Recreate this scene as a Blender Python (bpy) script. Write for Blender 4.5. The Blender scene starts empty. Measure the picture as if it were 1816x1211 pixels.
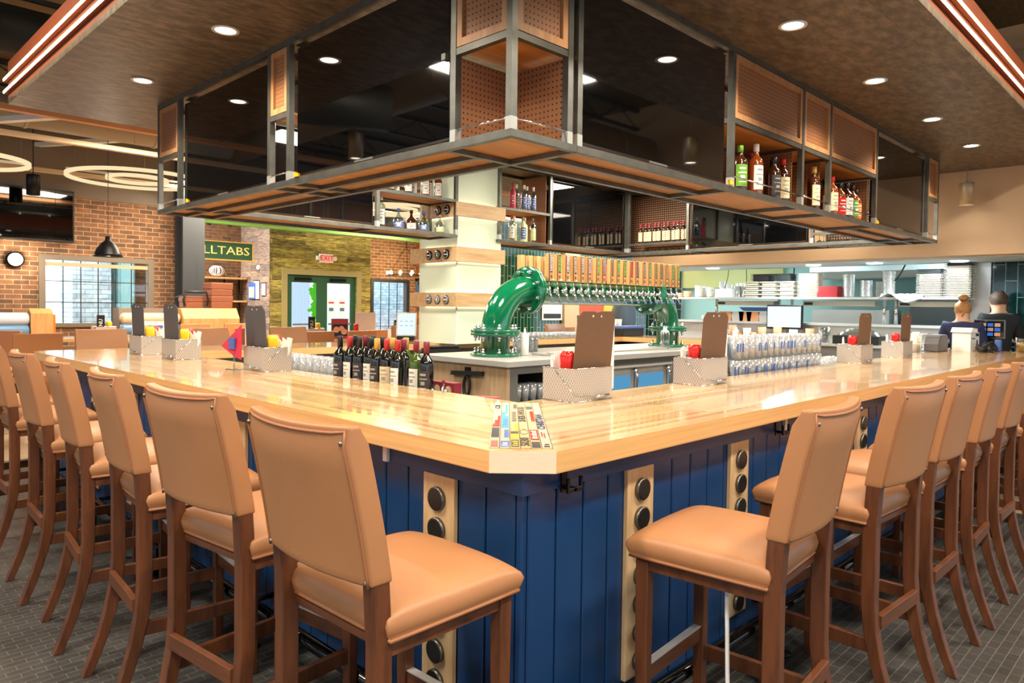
import bpy, math, random
from mathutils import Vector, Matrix
random.seed(7)
SC = bpy.context.scene
COL = SC.collection
PI = math.pi

def lin(c):
    return tuple(((v/255)/12.92 if v/255 <= .04045 else ((v/255+.055)/1.055)**2.4) for v in c)

# ---------------- camera ----------------
cd = bpy.data.cameras.new('camera'); cam = bpy.data.objects.new('camera', cd); COL.objects.link(cam)
cd.sensor_width = 36; cd.lens = 25.268; cd.shift_y = (576-605.5)/1816; cd.clip_start = .02; cd.clip_end = 200
R = Matrix(((0.703550405904017, 0.008919814971841683, -0.7105893773855341),
            (-0.7105276124100816, 0.027030941776470436, -0.7031499414701718),
            (0.012935932711711512, 0.999594800450435, 0.025355404893885995)))
M = R.to_4x4(); M.translation = Vector((-1.40658, -1.34092, 1.48144)); cam.matrix_world = M
SC.camera = cam
# ---------------- world, view ----------------
w = bpy.data.worlds.new('world'); SC.world = w; w.use_nodes = True
bg = w.node_tree.nodes['Background']; bg.inputs[0].default_value = (.66, .82, 1, 1); bg.inputs[1].default_value = 1.7
vs = SC.view_settings; vs.view_transform = 'Standard'; vs.look = 'None'; vs.exposure = .4; vs.gamma = 1; vs.use_curve_mapping = False
SC.cycles.use_denoising = True
SC.cycles.max_bounces = 7; SC.cycles.diffuse_bounces = 4; SC.cycles.glossy_bounces = 4; SC.cycles.transmission_bounces = 5; SC.cycles.transparent_max_bounces = 48
SC.cycles.sample_clamp_indirect = 4; SC.cycles.caustics_reflective = False; SC.cycles.caustics_refractive = False
# ---------------- room lamps ----------------
def lamp(name, kind, loc, power, color=(1,.78,.5), rot=(0,0,0), size=.1, size_y=None, spot=None, blend=.6):
    l = bpy.data.lights.new(name, kind); l.energy = power; l.color = color
    if kind == 'AREA':
        l.size = size
        if size_y: l.shape = 'RECTANGLE'; l.size_y = size_y
    elif kind == 'SPOT':
        l.shadow_soft_size = size; l.spot_size = spot or 1.6; l.spot_blend = blend
    else: l.shadow_soft_size = size
    o = bpy.data.objects.new(name, l); COL.objects.link(o); o.location = loc; o.rotation_euler = rot; return o
WARM = (1, .84, .64); NEUT = (1, .93, .82); COOL = (.82, .95, 1)
DOWN = [(.42,1.47),(.42,2.86),(.42,4.25),(1.2,.42),(2.58,.42),(3.92,.42),(5.29,.42),(6.59,.42)]
for i,(x,y) in enumerate(DOWN):
    lamp('downlight_lamp', 'SPOT', (x,y,3.04), 30 if i in (0,3) else 60, WARM, size=.05, spot=2.3, blend=.8)
for x,y in ((2.2,5.25),(4.9,5.25),(7.5,2.2),(7.5,4.2)):
    lamp('downlight_lamp', 'SPOT', (x,y,3.04), 50, WARM, size=.05, spot=2.3, blend=.8)
# fill lamps added over the aisles (made-up fixture bodies built further down)
AISLE = [(-1.9,1.2,4.0),(-1.9,-1.9,4.0),(1.2,-1.9,4.0),(4.2,-1.9,4.0),(-1.9,4.4,4.0),(-4.6,-1.2,4.0),(-.8,-4.4,4.0)]
for p in AISLE:
    lamp('aisle_fill', 'AREA', (p[0],p[1],p[2]-.07), 95, (1,.90,.76), size=1.1, size_y=.25)
for p in AISLE:
    lamp('deck_fill', 'AREA', (p[0],p[1],p[2]+.1), 80, (1,.86,.66), rot=(PI,0,0), size=1.1, size_y=.25)  # upward fill added to brighten the roof deck
# lights inside the bar well
for x,y in ((2.0,2.0),(5.4,2.0),(2.0,3.9),(5.6,3.9),(3.8,2.2)):
    lamp('bar_lamp', 'AREA', (x,y,3.05), 60, (1,.91,.76), size=.5)
# kitchen and dining lights
for x,y in ((8.7,1.3),(8.7,3.2),(8.7,5.2),(10.3,1.3),(10.3,3.4),(10.3,5.4)):
    lamp('kitchen_lamp', 'AREA', (x,y,2.08 if x<9.4 else 2.6), 26, COOL, size=.35 if x<9.4 else .8)
for x,y in ((2,8.5),(5,8.5),(8,11.5),(4,11),(11,7.6),(11.,12.5)):
    lamp('dining_lamp', 'AREA', (x,y,3.6), 150, (1,.86,.66), size=1.2)
lamp('nook_fill','AREA',(5.0,13.9,3.4),16,(1,.88,.7),size=.8)  # fill added to lift the dark nook, no fixture here
lamp('vestibule_fill','AREA',(7.6,15.6,3.2),170,(.9,.96,1),size=1.5)  # added fill so the door panes look bright
lamp('chandelier_glow','POINT',(9.35,12.9,2.15),22,WARM,size=.3)
lamp('yard_daylight','AREA',(1.4,13.8,5.2),1500,(.80,.90,1),size=3.5)
lamp('yard_daylight','AREA',(10.2,16.8,4.6),1300,(.80,.90,1),size=2.5)

# ---------------- materials ----------------
MATS = {}
def nt(name):
    m = bpy.data.materials.new(name); m.use_nodes = True
    b = m.node_tree.nodes['Principled BSDF']; MATS[name] = m
    return m, m.node_tree, b
def N(t, kind, **kw):
    n = t.nodes.new(kind)
    for k,v in kw.items(): setattr(n,k,v)
    return n
def P(name, rgb, rough=.5, metal=0, spec=.5, noise=0, nscale=20, bump=0, bscale=60, coat=0, emit=None, es=0, stretch=None, alpha=1, trans=0):
    m,t,b = nt(name); c = lin(rgb)+(1,)
    b.inputs['Base Color'].default_value = c; b.inputs['Roughness'].default_value = rough; b.inputs['Metallic'].default_value = metal
    b.inputs['Specular IOR Level'].default_value = spec; b.inputs['Coat Weight'].default_value = coat; b.inputs['Coat Roughness'].default_value=.08
    b.inputs['Alpha'].default_value = alpha; b.inputs['Transmission Weight'].default_value = trans
    if noise or bump:
        tc = N(t,'ShaderNodeTexCoord'); mp = N(t,'ShaderNodeMapping'); t.links.new(tc.outputs['Object'], mp.inputs[0])
        if stretch: mp.inputs['Scale'].default_value = stretch
        if noise:
            n = N(t,'ShaderNodeTexNoise'); n.inputs['Scale'].default_value = nscale; n.inputs['Detail'].default_value = 4
            t.links.new(mp.outputs[0], n.inputs['Vector'])
            mx = N(t,'ShaderNodeMix', data_type='RGBA'); t.links.new(n.outputs['Fac'], mx.inputs[0])
            mx.inputs[6].default_value = tuple(v*(1-noise) for v in c[:3])+(1,); mx.inputs[7].default_value = tuple(min(1,v*(1+noise)) for v in c[:3])+(1,)
            t.links.new(mx.outputs[2], b.inputs['Base Color'])
        if bump:
            n2 = N(t,'ShaderNodeTexNoise'); n2.inputs['Scale'].default_value = bscale; n2.inputs['Detail'].default_value = 2
            t.links.new(mp.outputs[0], n2.inputs['Vector'])
            bp = N(t,'ShaderNodeBump'); bp.inputs['Strength'].default_value = bump; bp.inputs['Distance'].default_value = .004
            t.links.new(n2.outputs['Fac'], bp.inputs['Height']); t.links.new(bp.outputs[0], b.inputs['Normal'])
    if emit:
        b.inputs['Emission Color'].default_value = lin(emit)+(1,); b.inputs['Emission Strength'].default_value = es
    return m
def brick(name, c1, c2, cm, bw, bh, mortar=.01, axes='xz', rough=.8, noise=.25, bump=.5, nscale=30, spec=.4, offs=.5, coat=0, nstretch=(1,1,1), offset_freq=2, metal=0, squash=1):
    """a brick / tile / plank pattern; axes gives the two object axes the pattern lies in"""
    m,t,b = nt(name); b.inputs['Roughness'].default_value = rough; b.inputs['Specular IOR Level'].default_value = spec; b.inputs['Coat Weight'].default_value = coat; b.inputs['Metallic'].default_value = metal
    tc = N(t,'ShaderNodeTexCoord'); sp = N(t,'ShaderNodeSeparateXYZ'); t.links.new(tc.outputs['Object'], sp.inputs[0])
    cb = N(t,'ShaderNodeCombineXYZ')
    for i,a in enumerate(axes): t.links.new(sp.outputs['xyz'.index(a)], cb.inputs[i])
    br = N(t,'ShaderNodeTexBrick'); t.links.new(cb.outputs[0], br.inputs['Vector'])
    br.offset = offs; br.offset_frequency = offset_freq; br.squash = squash
    br.inputs['Scale'].default_value = 1; br.inputs['Brick Width'].default_value = bw; br.inputs['Row Height'].default_value = bh
    br.inputs['Mortar Size'].default_value = mortar; br.inputs['Mortar Smooth'].default_value = .1; br.inputs['Bias'].default_value = 0
    br.inputs['Color1'].default_value = lin(c1)+(1,); br.inputs['Color2'].default_value = lin(c2)+(1,); br.inputs['Mortar'].default_value = lin(cm)+(1,)
    out = br.outputs['Color']
    if noise:
        mp = N(t,'ShaderNodeMapping'); mp.inputs['Scale'].default_value = nstretch; t.links.new(tc.outputs['Object'], mp.inputs[0])
        n = N(t,'ShaderNodeTexNoise'); n.inputs['Scale'].default_value = nscale; n.inputs['Detail'].default_value = 5; t.links.new(mp.outputs[0], n.inputs['Vector'])
        mr = N(t,'ShaderNodeMapRange'); mr.inputs['From Min'].default_value=.3; mr.inputs['From Max'].default_value=.7
        mr.inputs['To Min'].default_value = 1-noise; mr.inputs['To Max'].default_value = 1+noise; t.links.new(n.outputs['Fac'], mr.inputs[0])
        mx = N(t,'ShaderNodeMix', data_type='RGBA', blend_type='MULTIPLY'); mx.inputs[0].default_value = 1
        t.links.new(out, mx.inputs[6]); t.links.new(mr.outputs[0], mx.inputs[7]); out = mx.outputs[2]
    t.links.new(out, b.inputs['Base Color'])
    if bump:
        bp = N(t,'ShaderNodeBump'); bp.inputs['Strength'].default_value = bump; bp.inputs['Distance'].default_value = .01; bp.invert = True
        t.links.new(br.outputs['Fac'], bp.inputs['Height']); t.links.new(bp.outputs[0], b.inputs['Normal'])
    return m
def wood(name, c1, c2, axis='x', scale=1., rough=.4, coat=0, ring=6):
    m,t,b = nt(name); b.inputs['Roughness'].default_value = rough; b.inputs['Coat Weight'].default_value = coat
    tc = N(t,'ShaderNodeTexCoord'); mp = N(t,'ShaderNodeMapping'); t.links.new(tc.outputs['Object'], mp.inputs[0])
    mp.inputs['Scale'].default_value = tuple(.12*scale if a==axis else scale for a in 'xyz')
    n = N(t,'ShaderNodeTexNoise'); n.inputs['Scale'].default_value = ring*4; n.inputs['Detail'].default_value = 6; n.inputs['Roughness'].default_value=.65; t.links.new(mp.outputs[0], n.inputs['Vector'])
    cr = N(t,'ShaderNodeValToRGB'); t.links.new(n.outputs['Fac'], cr.inputs[0])
    cr.color_ramp.elements[0].position = .32; cr.color_ramp.elements[1].position = .68
    cr.color_ramp.elements[0].color = lin(c1)+(1,); cr.color_ramp.elements[1].color = lin(c2)+(1,)
    t.links.new(cr.outputs[0], b.inputs['Base Color']); return m
def holes(name, rgb, pitch=.025, r=.004, axes='yz', hole=(30,18,10), rough=.6):
    m,t,b = nt(name); b.inputs['Roughness'].default_value = rough
    tc = N(t,'ShaderNodeTexCoord'); sp = N(t,'ShaderNodeSeparateXYZ'); t.links.new(tc.outputs['Object'], sp.inputs[0])
    sq = []
    for a in axes:
        d = N(t,'ShaderNodeMath', operation='MODULO'); ad = N(t,'ShaderNodeMath', operation='ADD'); ad.inputs[1].default_value = 40*pitch
        t.links.new(sp.outputs['xyz'.index(a)], ad.inputs[0]); t.links.new(ad.outputs[0], d.inputs[0]); d.inputs[1].default_value = pitch
        s = N(t,'ShaderNodeMath', operation='SUBTRACT'); t.links.new(d.outputs[0], s.inputs[0]); s.inputs[1].default_value = pitch/2
        q = N(t,'ShaderNodeMath', operation='POWER'); t.links.new(s.outputs[0], q.inputs[0]); q.inputs[1].default_value = 2; sq.append(q)
    ad = N(t,'ShaderNodeMath', operation='ADD'); t.links.new(sq[0].outputs[0], ad.inputs[0]); t.links.new(sq[1].outputs[0], ad.inputs[1])
    lt = N(t,'ShaderNodeMath', operation='LESS_THAN'); t.links.new(ad.outputs[0], lt.inputs[0]); lt.inputs[1].default_value = r*r
    mx = N(t,'ShaderNodeMix', data_type='RGBA'); t.links.new(lt.outputs[0], mx.inputs[0])
    mx.inputs[6].default_value = lin(rgb)+(1,); mx.inputs[7].default_value = lin(hole)+(1,); t.links.new(mx.outputs[2], b.inputs['Base Color'])
    return m
def mesh_holes(name, rgb, pitch=.013, bar=.2):
    """expanded diamond mesh sheet: bright strands over darker openings"""
    m,t,b = nt(name); b.inputs['Roughness'].default_value = .35; b.inputs['Metallic'].default_value = .35
    tc = N(t,'ShaderNodeTexCoord'); sp = N(t,'ShaderNodeSeparateXYZ'); t.links.new(tc.outputs['Object'], sp.inputs[0])
    h = N(t,'ShaderNodeMath', operation='ADD'); t.links.new(sp.outputs[0], h.inputs[0]); t.links.new(sp.outputs[1], h.inputs[1])
    v = N(t,'ShaderNodeMath', operation='MULTIPLY'); t.links.new(sp.outputs[2], v.inputs[0]); v.inputs[1].default_value = .6
    res = []
    for op in ('ADD','SUBTRACT'):
        a = N(t,'ShaderNodeMath', operation=op); t.links.new(h.outputs[0], a.inputs[0]); t.links.new(v.outputs[0], a.inputs[1])
        p = N(t,'ShaderNodeMath', operation='PINGPONG'); t.links.new(a.outputs[0], p.inputs[0]); p.inputs[1].default_value = pitch/2
        l = N(t,'ShaderNodeMath', operation='LESS_THAN'); t.links.new(p.outputs[0], l.inputs[0]); l.inputs[1].default_value = pitch/2*bar*1.3; res.append(l)
    mxm = N(t,'ShaderNodeMath', operation='MAXIMUM'); t.links.new(res[0].outputs[0], mxm.inputs[0]); t.links.new(res[1].outputs[0], mxm.inputs[1])
    mx = N(t,'ShaderNodeMix', data_type='RGBA'); t.links.new(mxm.outputs[0], mx.inputs[0])
    mx.inputs[6].default_value = lin(tuple(int(v*.76) for v in rgb))+(1,); mx.inputs[7].default_value = lin(rgb)+(1,); t.links.new(mx.outputs[2], b.inputs['Base Color'])
    bp = N(t,'ShaderNodeBump'); bp.inputs['Strength'].default_value=.8; bp.inputs['Distance'].default_value=.003; t.links.new(mxm.outputs[0], bp.inputs['Height']); t.links.new(bp.outputs[0], b.inputs['Normal'])
    return m
def thin_glass(name, rgb=(245,250,250), tint=.96, rough=.02, mixf=.10, white=0):
    m = bpy.data.materials.new(name); m.use_nodes = True; t = m.node_tree; t.nodes.clear()
    o = N(t,'ShaderNodeOutputMaterial'); mx = N(t,'ShaderNodeMixShader'); tr = N(t,'ShaderNodeBsdfTransparent'); gl = N(t,'ShaderNodeBsdfGlossy')
    gl.inputs['Roughness'].default_value = rough; tr.inputs[0].default_value = tuple(v*tint for v in lin(rgb))+(1,)
    lw = N(t,'ShaderNodeLayerWeight'); lw.inputs[0].default_value = .35
    ma = N(t,'ShaderNodeMath', operation='MULTIPLY_ADD'); t.links.new(lw.outputs['Facing'], ma.inputs[0]); ma.inputs[1].default_value = .75; ma.inputs[2].default_value = mixf; ma.use_clamp = True
    t.links.new(ma.outputs[0], mx.inputs[0]); t.links.new(tr.outputs[0], mx.inputs[1]); t.links.new(gl.outputs[0], mx.inputs[2]); fin = mx.outputs[0]
    if white:
        df = N(t,'ShaderNodeBsdfDiffuse'); df.inputs[0].default_value = (.9,.93,.96,1); m2 = N(t,'ShaderNodeMixShader'); m2.inputs[0].default_value = white; t.links.new(fin, m2.inputs[1]); t.links.new(df.outputs[0], m2.inputs[2]); fin = m2.outputs[0]
    t.links.new(fin, o.inputs[0])
    MATS[name] = m; return m
def glow(name, rgb, s):
    m = bpy.data.materials.new(name); m.use_nodes = True; t = m.node_tree; t.nodes.clear()
    o = N(t,'ShaderNodeOutputMaterial'); e = N(t,'ShaderNodeEmission'); e.inputs[0].default_value = lin(rgb)+(1,); e.inputs[1].default_value = s
    t.links.new(e.outputs[0], o.inputs[0]); MATS[name] = m; return m

P('leather', (174,120,78), .42, noise=.10, nscale=5, bump=.14, bscale=420)
P('piping', (160,104,66), .45)
wood('walnut', (72,39,20), (112,64,35), 'z', 1, .38)
wood('walnut_x', (72,39,20), (112,64,35), 'x', 1, .38)
wood('oak', (196,158,112), (222,188,142), 'z', 1, .4)
wood('oak_x', (190,150,104), (218,184,138), 'x', 1, .4)
wood('ply', (172,120,64), (212,156,94), 'x', .6, .5)
wood('ply_frame', (150,106,66), (182,134,90), 'z', .8, .5)
wood('honey', (198,142,84), (222,172,114), 'z', 1, .4)
wood('island_wood', (164,134,100), (196,166,130), 'z', .8, .5)
P('blue_paint', (20,58,102), .34, noise=.12, nscale=3)
P('blue_dark', (32,62,98), .42, noise=.12, nscale=4)
P('black', (18,18,19), .45); P('black_gloss', (8,8,9), .12); P('black_metal', (24,24,26), .38, metal=.6)
P('cap_black', (30,26,24), .35); P('rim_steel', (120,118,112), .35, metal=.9)
P('tube_steel', (100,100,94), .40, metal=.7, noise=.45, nscale=11)
P('weld', (178,180,176), .5, metal=.6)
P('steel', (214,212,206), .3, metal=.55, noise=.05, nscale=6)
P('steel_dark', (138,138,134), .34, metal=.6)
P('chrome', (230,230,232), .08, metal=1)
P('tv_glass', (6,6,7), .03, spec=1.0); P('tv_bezel', (14,14,15), .3)
P('green_paint', (4,104,66), .12, coat=.8, spec=.6)
P('white', (238,236,230), .5); P('cream', (232,224,204), .5); P('paper', (240,238,232), .7)
P('board_brown', (100,70,44), .5, noise=.08, nscale=30)
P('board_grey', (74,70,70), .5)
P('red', (196,32,24), .2); P('yellow', (238,190,30), .35); P('orange', (222,120,40), .4); P('wax_red', (170,36,40), .4); P('wax_maroon', (126,36,52), .35); P('gold', (204,158,74), .4)
P('bottle_dark', (16,18,14), .06, spec=.8); P('bottle_green', (60,84,16), .06, spec=.8)
P('label_white', (226,224,216), .6); P('label_cream', (222,202,160), .6); P('label_dark', (46,42,44), .5); P('label_print', (150,146,140), .6); P('label_pink', (196,44,74), .5); P('label_blue', (70,100,168), .5); P('label_green', (96,150,40), .5)
P('whiskey', (128,56,16), .08, spec=.7); P('whiskey_dark', (58,26,12), .08, spec=.7); P('tequila', (206,214,150), .08, spec=.7)
thin_glass('glass'); thin_glass('glass_clear', (235,245,245), .9, mixf=.16); thin_glass('glass_pint', (240,246,250), .97, mixf=.16, rough=.12, white=.22); thin_glass('pane', (240,246,250), .97, mixf=.05)
P('beige_wall', (212,180,144), .7); P('soffit_edge', (150,74,38), .6)
P('deck', (112,96,66), .9, noise=.6, nscale=5, bump=1, bscale=9, stretch=(1,8,1))
P('duct', (168,158,136), .5, noise=.1, nscale=2)
P('dark_duct', (48,48,44), .5)
P('dark_column', (58,62,66), .5); P('trim_grey', (134,120,104), .6)
P('peach', (224,160,110), .6); P('rail_cream', (226,200,160), .6)
P('green_door', (28,74,48), .5)
P('teal_wall', (150,196,196), .6); P('olive_wall', (176,184,128), .7); P('pale_wall', (204,222,224), .6)
P('skin', (222,170,136), .5); P('hair_blond', (176,124,70), .6, noise=.4, nscale=40); P('hair_dark', (82,62,48), .6); P('navy', (38,44,78), .8); P('shirt_black', (28,34,34), .8)
P('chair_vinyl', (196,128,78), .45)
P('orange_art', (228,84,40), .5); P('art_yellow', (226,196,90), .5); P('art_grey', (70,76,74), .5)
P('frost', (206,216,192), .3, emit=(238,240,206), es=.16); glow('tape', (255,250,214), 9)
glow('led', (255,226,170), 14); glow('led_disc', (255,240,214), 12); glow('bulb', (255,214,150), 25); glow('kitchen_disc', (235,250,255), 8)
glow('day', (214,232,250), 1.15); glow('screen', (214,236,250), 1.1); glow('sconce', (255,214,150), 7); glow('exit', (236,140,120), 1.0); glow('screen_blue', (60,110,200), .8); glow('tablet', (216,232,236), .95); glow('fridge_glow', (86,150,190), .8)
glow('ring_light', (255,226,176), .8); P('pend_metal',(186,166,134),.4,metal=.5); glow('neon_green', (90,210,40), 1.0)
holes('peg_x', (146,96,58), .026, .0045, 'yz'); holes('peg_y', (146,96,58), .026, .0045, 'xz')
holes('peg_lit', (92,50,24), .03, .0055, 'xz', (250,226,180)); holes('peg_lit_x', (92,50,24), .03, .0055, 'yz', (250,226,180))  # light through the holes put into the colour as pale dots
mesh_holes('expanded', (226,218,208), .0145, .15)
brick('butcher_x', (222,192,144), (186,138,86), (214,166,106), 2.4, .030, 0, 'xy', .15, .09, 0, 4, .5, coat=.5, nstretch=(.4,14,1))
brick('butcher_y', (222,192,144), (186,138,86), (214,166,106), 2.4, .030, 0, 'yx', .15, .09, 0, 4, .5, coat=.5, nstretch=(14,.4,1))
brick('edge_x', (226,178,116), (204,150,92), (214,166,106), 3.0, .06, 0, 'xz', .3, .14, 0, 5, .5, nstretch=(.3,1,14))
brick('edge_y', (226,178,116), (204,150,92), (214,166,106), 3.0, .06, 0, 'yz', .3, .14, 0, 5, .5, nstretch=(1,.3,14))
P('edge_end', (232,214,184), .45, noise=.1, nscale=40, stretch=(1,1,6))
brick('brick_wall', (158,112,80), (112,84,66), (196,166,130), .215, .075, .006, 'xz', .85, .22, .5, 9)
brick('brick_far', (178,130,94), (144,108,82), (224,192,148), .215, .078, .007, 'xz', .85, .18, .5, 9)
brick('brick_nook', (124,84,52), (88,62,44), (130,100,68), .215, .075, .006, 'xz', .85, .2, .5, 9)
brick('barn_green', (158,144,72), (104,94,46), (44,40,20), .8, .10, .002, 'xz', .75, .75, .2, 7, .3, offs=.37, nstretch=(1,1,9))
brick('barn_grey', (150,122,98), (100,82,70), (50,40,34), .9, .13, .002, 'yz', .75, .45, .2, 5, .3, offs=.37, nstretch=(1,1,9))
brick('barn_warm', (196,128,62), (150,92,44), (90,60,36), .9, .14, .002, 'yz', .7, .3, .2, 5, .3, offs=.37, nstretch=(1,1,9))
brick('tile_green', (16,82,52), (10,62,42), (196,204,170), .42, .1, .004, 'zx', .12, .15, .4, 6, .6, coat=.3)
brick('tile_teal', (10,58,56), (8,36,40), (150,170,160), .42, .13, .004, 'zy', .12, .3, .4, 6, .6, coat=.3)
brick('floor_tile', (72,70,67), (62,61,59), (112,109,103), .085, .042, .0016, 'xy', .34, .15, .25, 3, .5)
P('floor_wood', (176,150,120), .35, noise=.2, nscale=6, stretch=(.2,3,1))
brick('soffit', (88,76,64), (85,73,61), (48,42,36), 2.4, 1.2, .003, 'xy', .42, 0, 0, offs=0, metal=.35)
t = MATS['soffit'].node_tree  # mottled flecks in the panel finish
b_ = t.nodes['Principled BSDF']; src = b_.inputs['Base Color'].links[0].from_socket
tc = N(t,'ShaderNodeTexCoord'); mp = N(t,'ShaderNodeMapping'); mp.inputs['Scale'].default_value = (2.2,5,1); mp.inputs['Rotation'].default_value=(0,0,.78); t.links.new(tc.outputs['Object'], mp.inputs[0])
n1 = N(t,'ShaderNodeTexNoise'); n1.inputs['Scale'].default_value = 3.2; n1.inputs['Detail'].default_value = 9; n1.inputs['Roughness'].default_value = .72; t.links.new(mp.outputs[0], n1.inputs['Vector'])
cr = N(t,'ShaderNodeValToRGB'); cr.color_ramp.elements[0].position=.42; cr.color_ramp.elements[1].position=.68; cr.color_ramp.elements[0].color=(0,0,0,1); cr.color_ramp.elements[1].color=(.8,.8,.8,1)
t.links.new(n1.outputs['Fac'], cr.inputs[0]); mx = N(t,'ShaderNodeMix', data_type='RGBA'); t.links.new(cr.outputs[0], mx.inputs[0]); t.links.new(src, mx.inputs[6]); mx.inputs[7].default_value = lin((152,136,116))+(1,)
t.links.new(mx.outputs[2], b_.inputs['Base Color'])
brick('stone', (190,204,208), (160,176,180), (120,136,140), .28, .09, .006, 'xz', .9, .25, .8, 8)

# ---------------- mesh helpers ----------------
class MB:
    def __init__(s): s.v=[]; s.f=[]; s.mi=[]; s.cur=0; s.sm=[]
    def mat(s, i): s.cur=i; return s
    def add(s, vs, fs, smooth=False):
        k=len(s.v); s.v += [tuple(p) for p in vs]; s.f += [tuple(k+i for i in f) for f in fs]; s.mi += [s.cur]*len(fs); s.sm += [smooth]*len(fs); return s
    def box(s, x0,x1,y0,y1,z0,z1):
        if x0>x1:x0,x1=x1,x0
        if y0>y1:y0,y1=y1,y0
        if z0>z1:z0,z1=z1,z0
        vs=[(x,y,z) for z in (z0,z1) for y in (y0,y1) for x in (x0,x1)]
        return s.add(vs,[(0,2,3,1),(4,5,7,6),(0,1,5,4),(2,6,7,3),(0,4,6,2),(1,3,7,5)])
    def cb(s, c, d): return s.box(c[0]-d[0]/2,c[0]+d[0]/2,c[1]-d[1]/2,c[1]+d[1]/2,c[2]-d[2]/2,c[2]+d[2]/2)
    def prism(s, poly, a, b, axis='z'):
        """extrude a 2-D polygon between a and b along an axis"""
        def q(p,h): return {'z':(p[0],p[1],h),'y':(p[0],h,p[1]),'x':(h,p[0],p[1])}[axis]
        n=len(poly); vs=[q(p,a) for p in poly]+[q(p,b) for p in poly]
        return s.add(vs,[tuple(range(n-1,-1,-1)),tuple(range(n,2*n))]+[(i,(i+1)%n,n+(i+1)%n,n+i) for i in range(n)])
    def tube(s, pts, r, n=10, closed=False, cap=True):
        pts=[Vector(p) for p in pts]; m=len(pts); rs=r if isinstance(r,(list,tuple)) else [r]*m
        vs=[]; up=None
        for i,p in enumerate(pts):
            if closed: d=(pts[(i+1)%m]-pts[i-1]).normalized()
            else: d=(pts[min(i+1,m-1)]-pts[max(i-1,0)]).normalized()
            if up is None: up = Vector((0,0,1)) if abs(d.z)<.9 else Vector((1,0,0))
            x=d.cross(up)
            if x.length<1e-6: x=d.cross(Vector((0,1,0)))
            x.normalize(); y=x.cross(d).normalized(); up=y
            for k in range(n):
                a=2*PI*k/n; vs.append(p+x*math.cos(a)*rs[i]+y*math.sin(a)*rs[i])
        fs=[]
        for i in range(m if closed else m-1):
            j=(i+1)%m
            for k in range(n): fs.append((i*n+k,i*n+(k+1)%n,j*n+(k+1)%n,j*n+k))
        s.add(vs,fs,True)
        if cap and not closed:
            k=len(s.v)-len(vs)
            s.f.append(tuple(k+i for i in range(n-1,-1,-1))); s.f.append(tuple(k+(m-1)*n+i for i in range(n))); s.mi+=[s.cur]*2; s.sm+=[False]*2
        return s
    def cyl(s, a, b, r, n=16, r2=None): return s.tube([a,b],[r, r if r2 is None else r2],n)
    def lathe(s, prof, c=(0,0,0), n=20, axis='z', smooth=True):
        vs=[]; m=len(prof)
        for r,h in prof:
            for k in range(n):
                a=2*PI*k/n; p=(r*math.cos(a),r*math.sin(a),h)
                if axis=='x': p=(h,r*math.cos(a),r*math.sin(a))
                elif axis=='y': p=(r*math.sin(a),h,r*math.cos(a))
                vs.append((c[0]+p[0],c[1]+p[1],c[2]+p[2]))
        fs=[(i*n+k,i*n+(k+1)%n,(i+1)*n+(k+1)%n,(i+1)*n+k) for i in range(m-1) for k in range(n)]
        return s.add(vs,fs,smooth)
    def disc(s, c, r, axis='z', n=20, up=1):
        vs=[]
        for k in range(n):
            a=2*PI*k/n; u,v=r*math.cos(a),r*math.sin(a)
            vs.append({'z':(c[0]+u,c[1]+v,c[2]),'y':(c[0]+u,c[1],c[2]+v),'x':(c[0],c[1]+u,c[2]+v)}[axis])
        return s.add(vs,[tuple(range(n))])
    def rot(s, ang, axis='Z', c=(0,0,0), start=0):
        m=Matrix.Rotation(ang,3,axis); c=Vector(c)
        for i in range(start,len(s.v)): s.v[i]=tuple(m@(Vector(s.v[i])-c)+c)
        return s
    def build(s, name, mats, parent=None, bevel=0, sub=0, segs=2):
        me=bpy.data.meshes.new(name); me.from_pydata(s.v,[],s.f)
        for m in (mats if isinstance(mats,(list,tuple)) else [mats]): me.materials.append(MATS[m] if isinstance(m,str) else m)
        me.polygons.foreach_set('material_index', s.mi); me.polygons.foreach_set('use_smooth', s.sm)
        me.update()
        o=bpy.data.objects.new(name,me); COL.objects.link(o)
        if parent: o.parent=parent
        if bevel:
            b=o.modifiers.new('b','BEVEL'); b.width=bevel; b.segments=segs; b.limit_method='ANGLE'; b.angle_limit=.6
        if sub:
            b=o.modifiers.new('s','SUBSURF'); b.levels=sub; b.render_levels=sub
        return o
def tag(o, label, cat, group=None):
    o['label']=label; o['category']=cat
    if group: o['group']=group
    return o
def struct(o): o['kind']='structure'; return o
def thing(name, label, cat, loc=(0,0,0), rz=0, group=None):
    o=bpy.data.objects.new(name,None); o.empty_display_size=.1; COL.objects.link(o); o.location=loc; o.rotation_euler=(0,0,rz)
    return tag(o,label,cat,group)
KIDS={}
def kids(o): return [c for c in COL.objects if c.parent==o]
def dup(root, loc, rz=0, label=None, group=None, k=None):
    r=root.copy(); COL.objects.link(r); r.location=loc; r.rotation_euler=(0,0,rz)
    if label: r['label']=label
    if group: r['group']=group
    if k is None: k=tree(root)
    for ch,sub in k:
        c=ch.copy(); COL.objects.link(c); c.parent=r
        for g in sub: d=g.copy(); COL.objects.link(d); d.parent=c
    return r
def tree(root):
    al=list(COL.objects)
    return [(c,[g for g in al if g.parent==c]) for c in al if c.parent==root]
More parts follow.
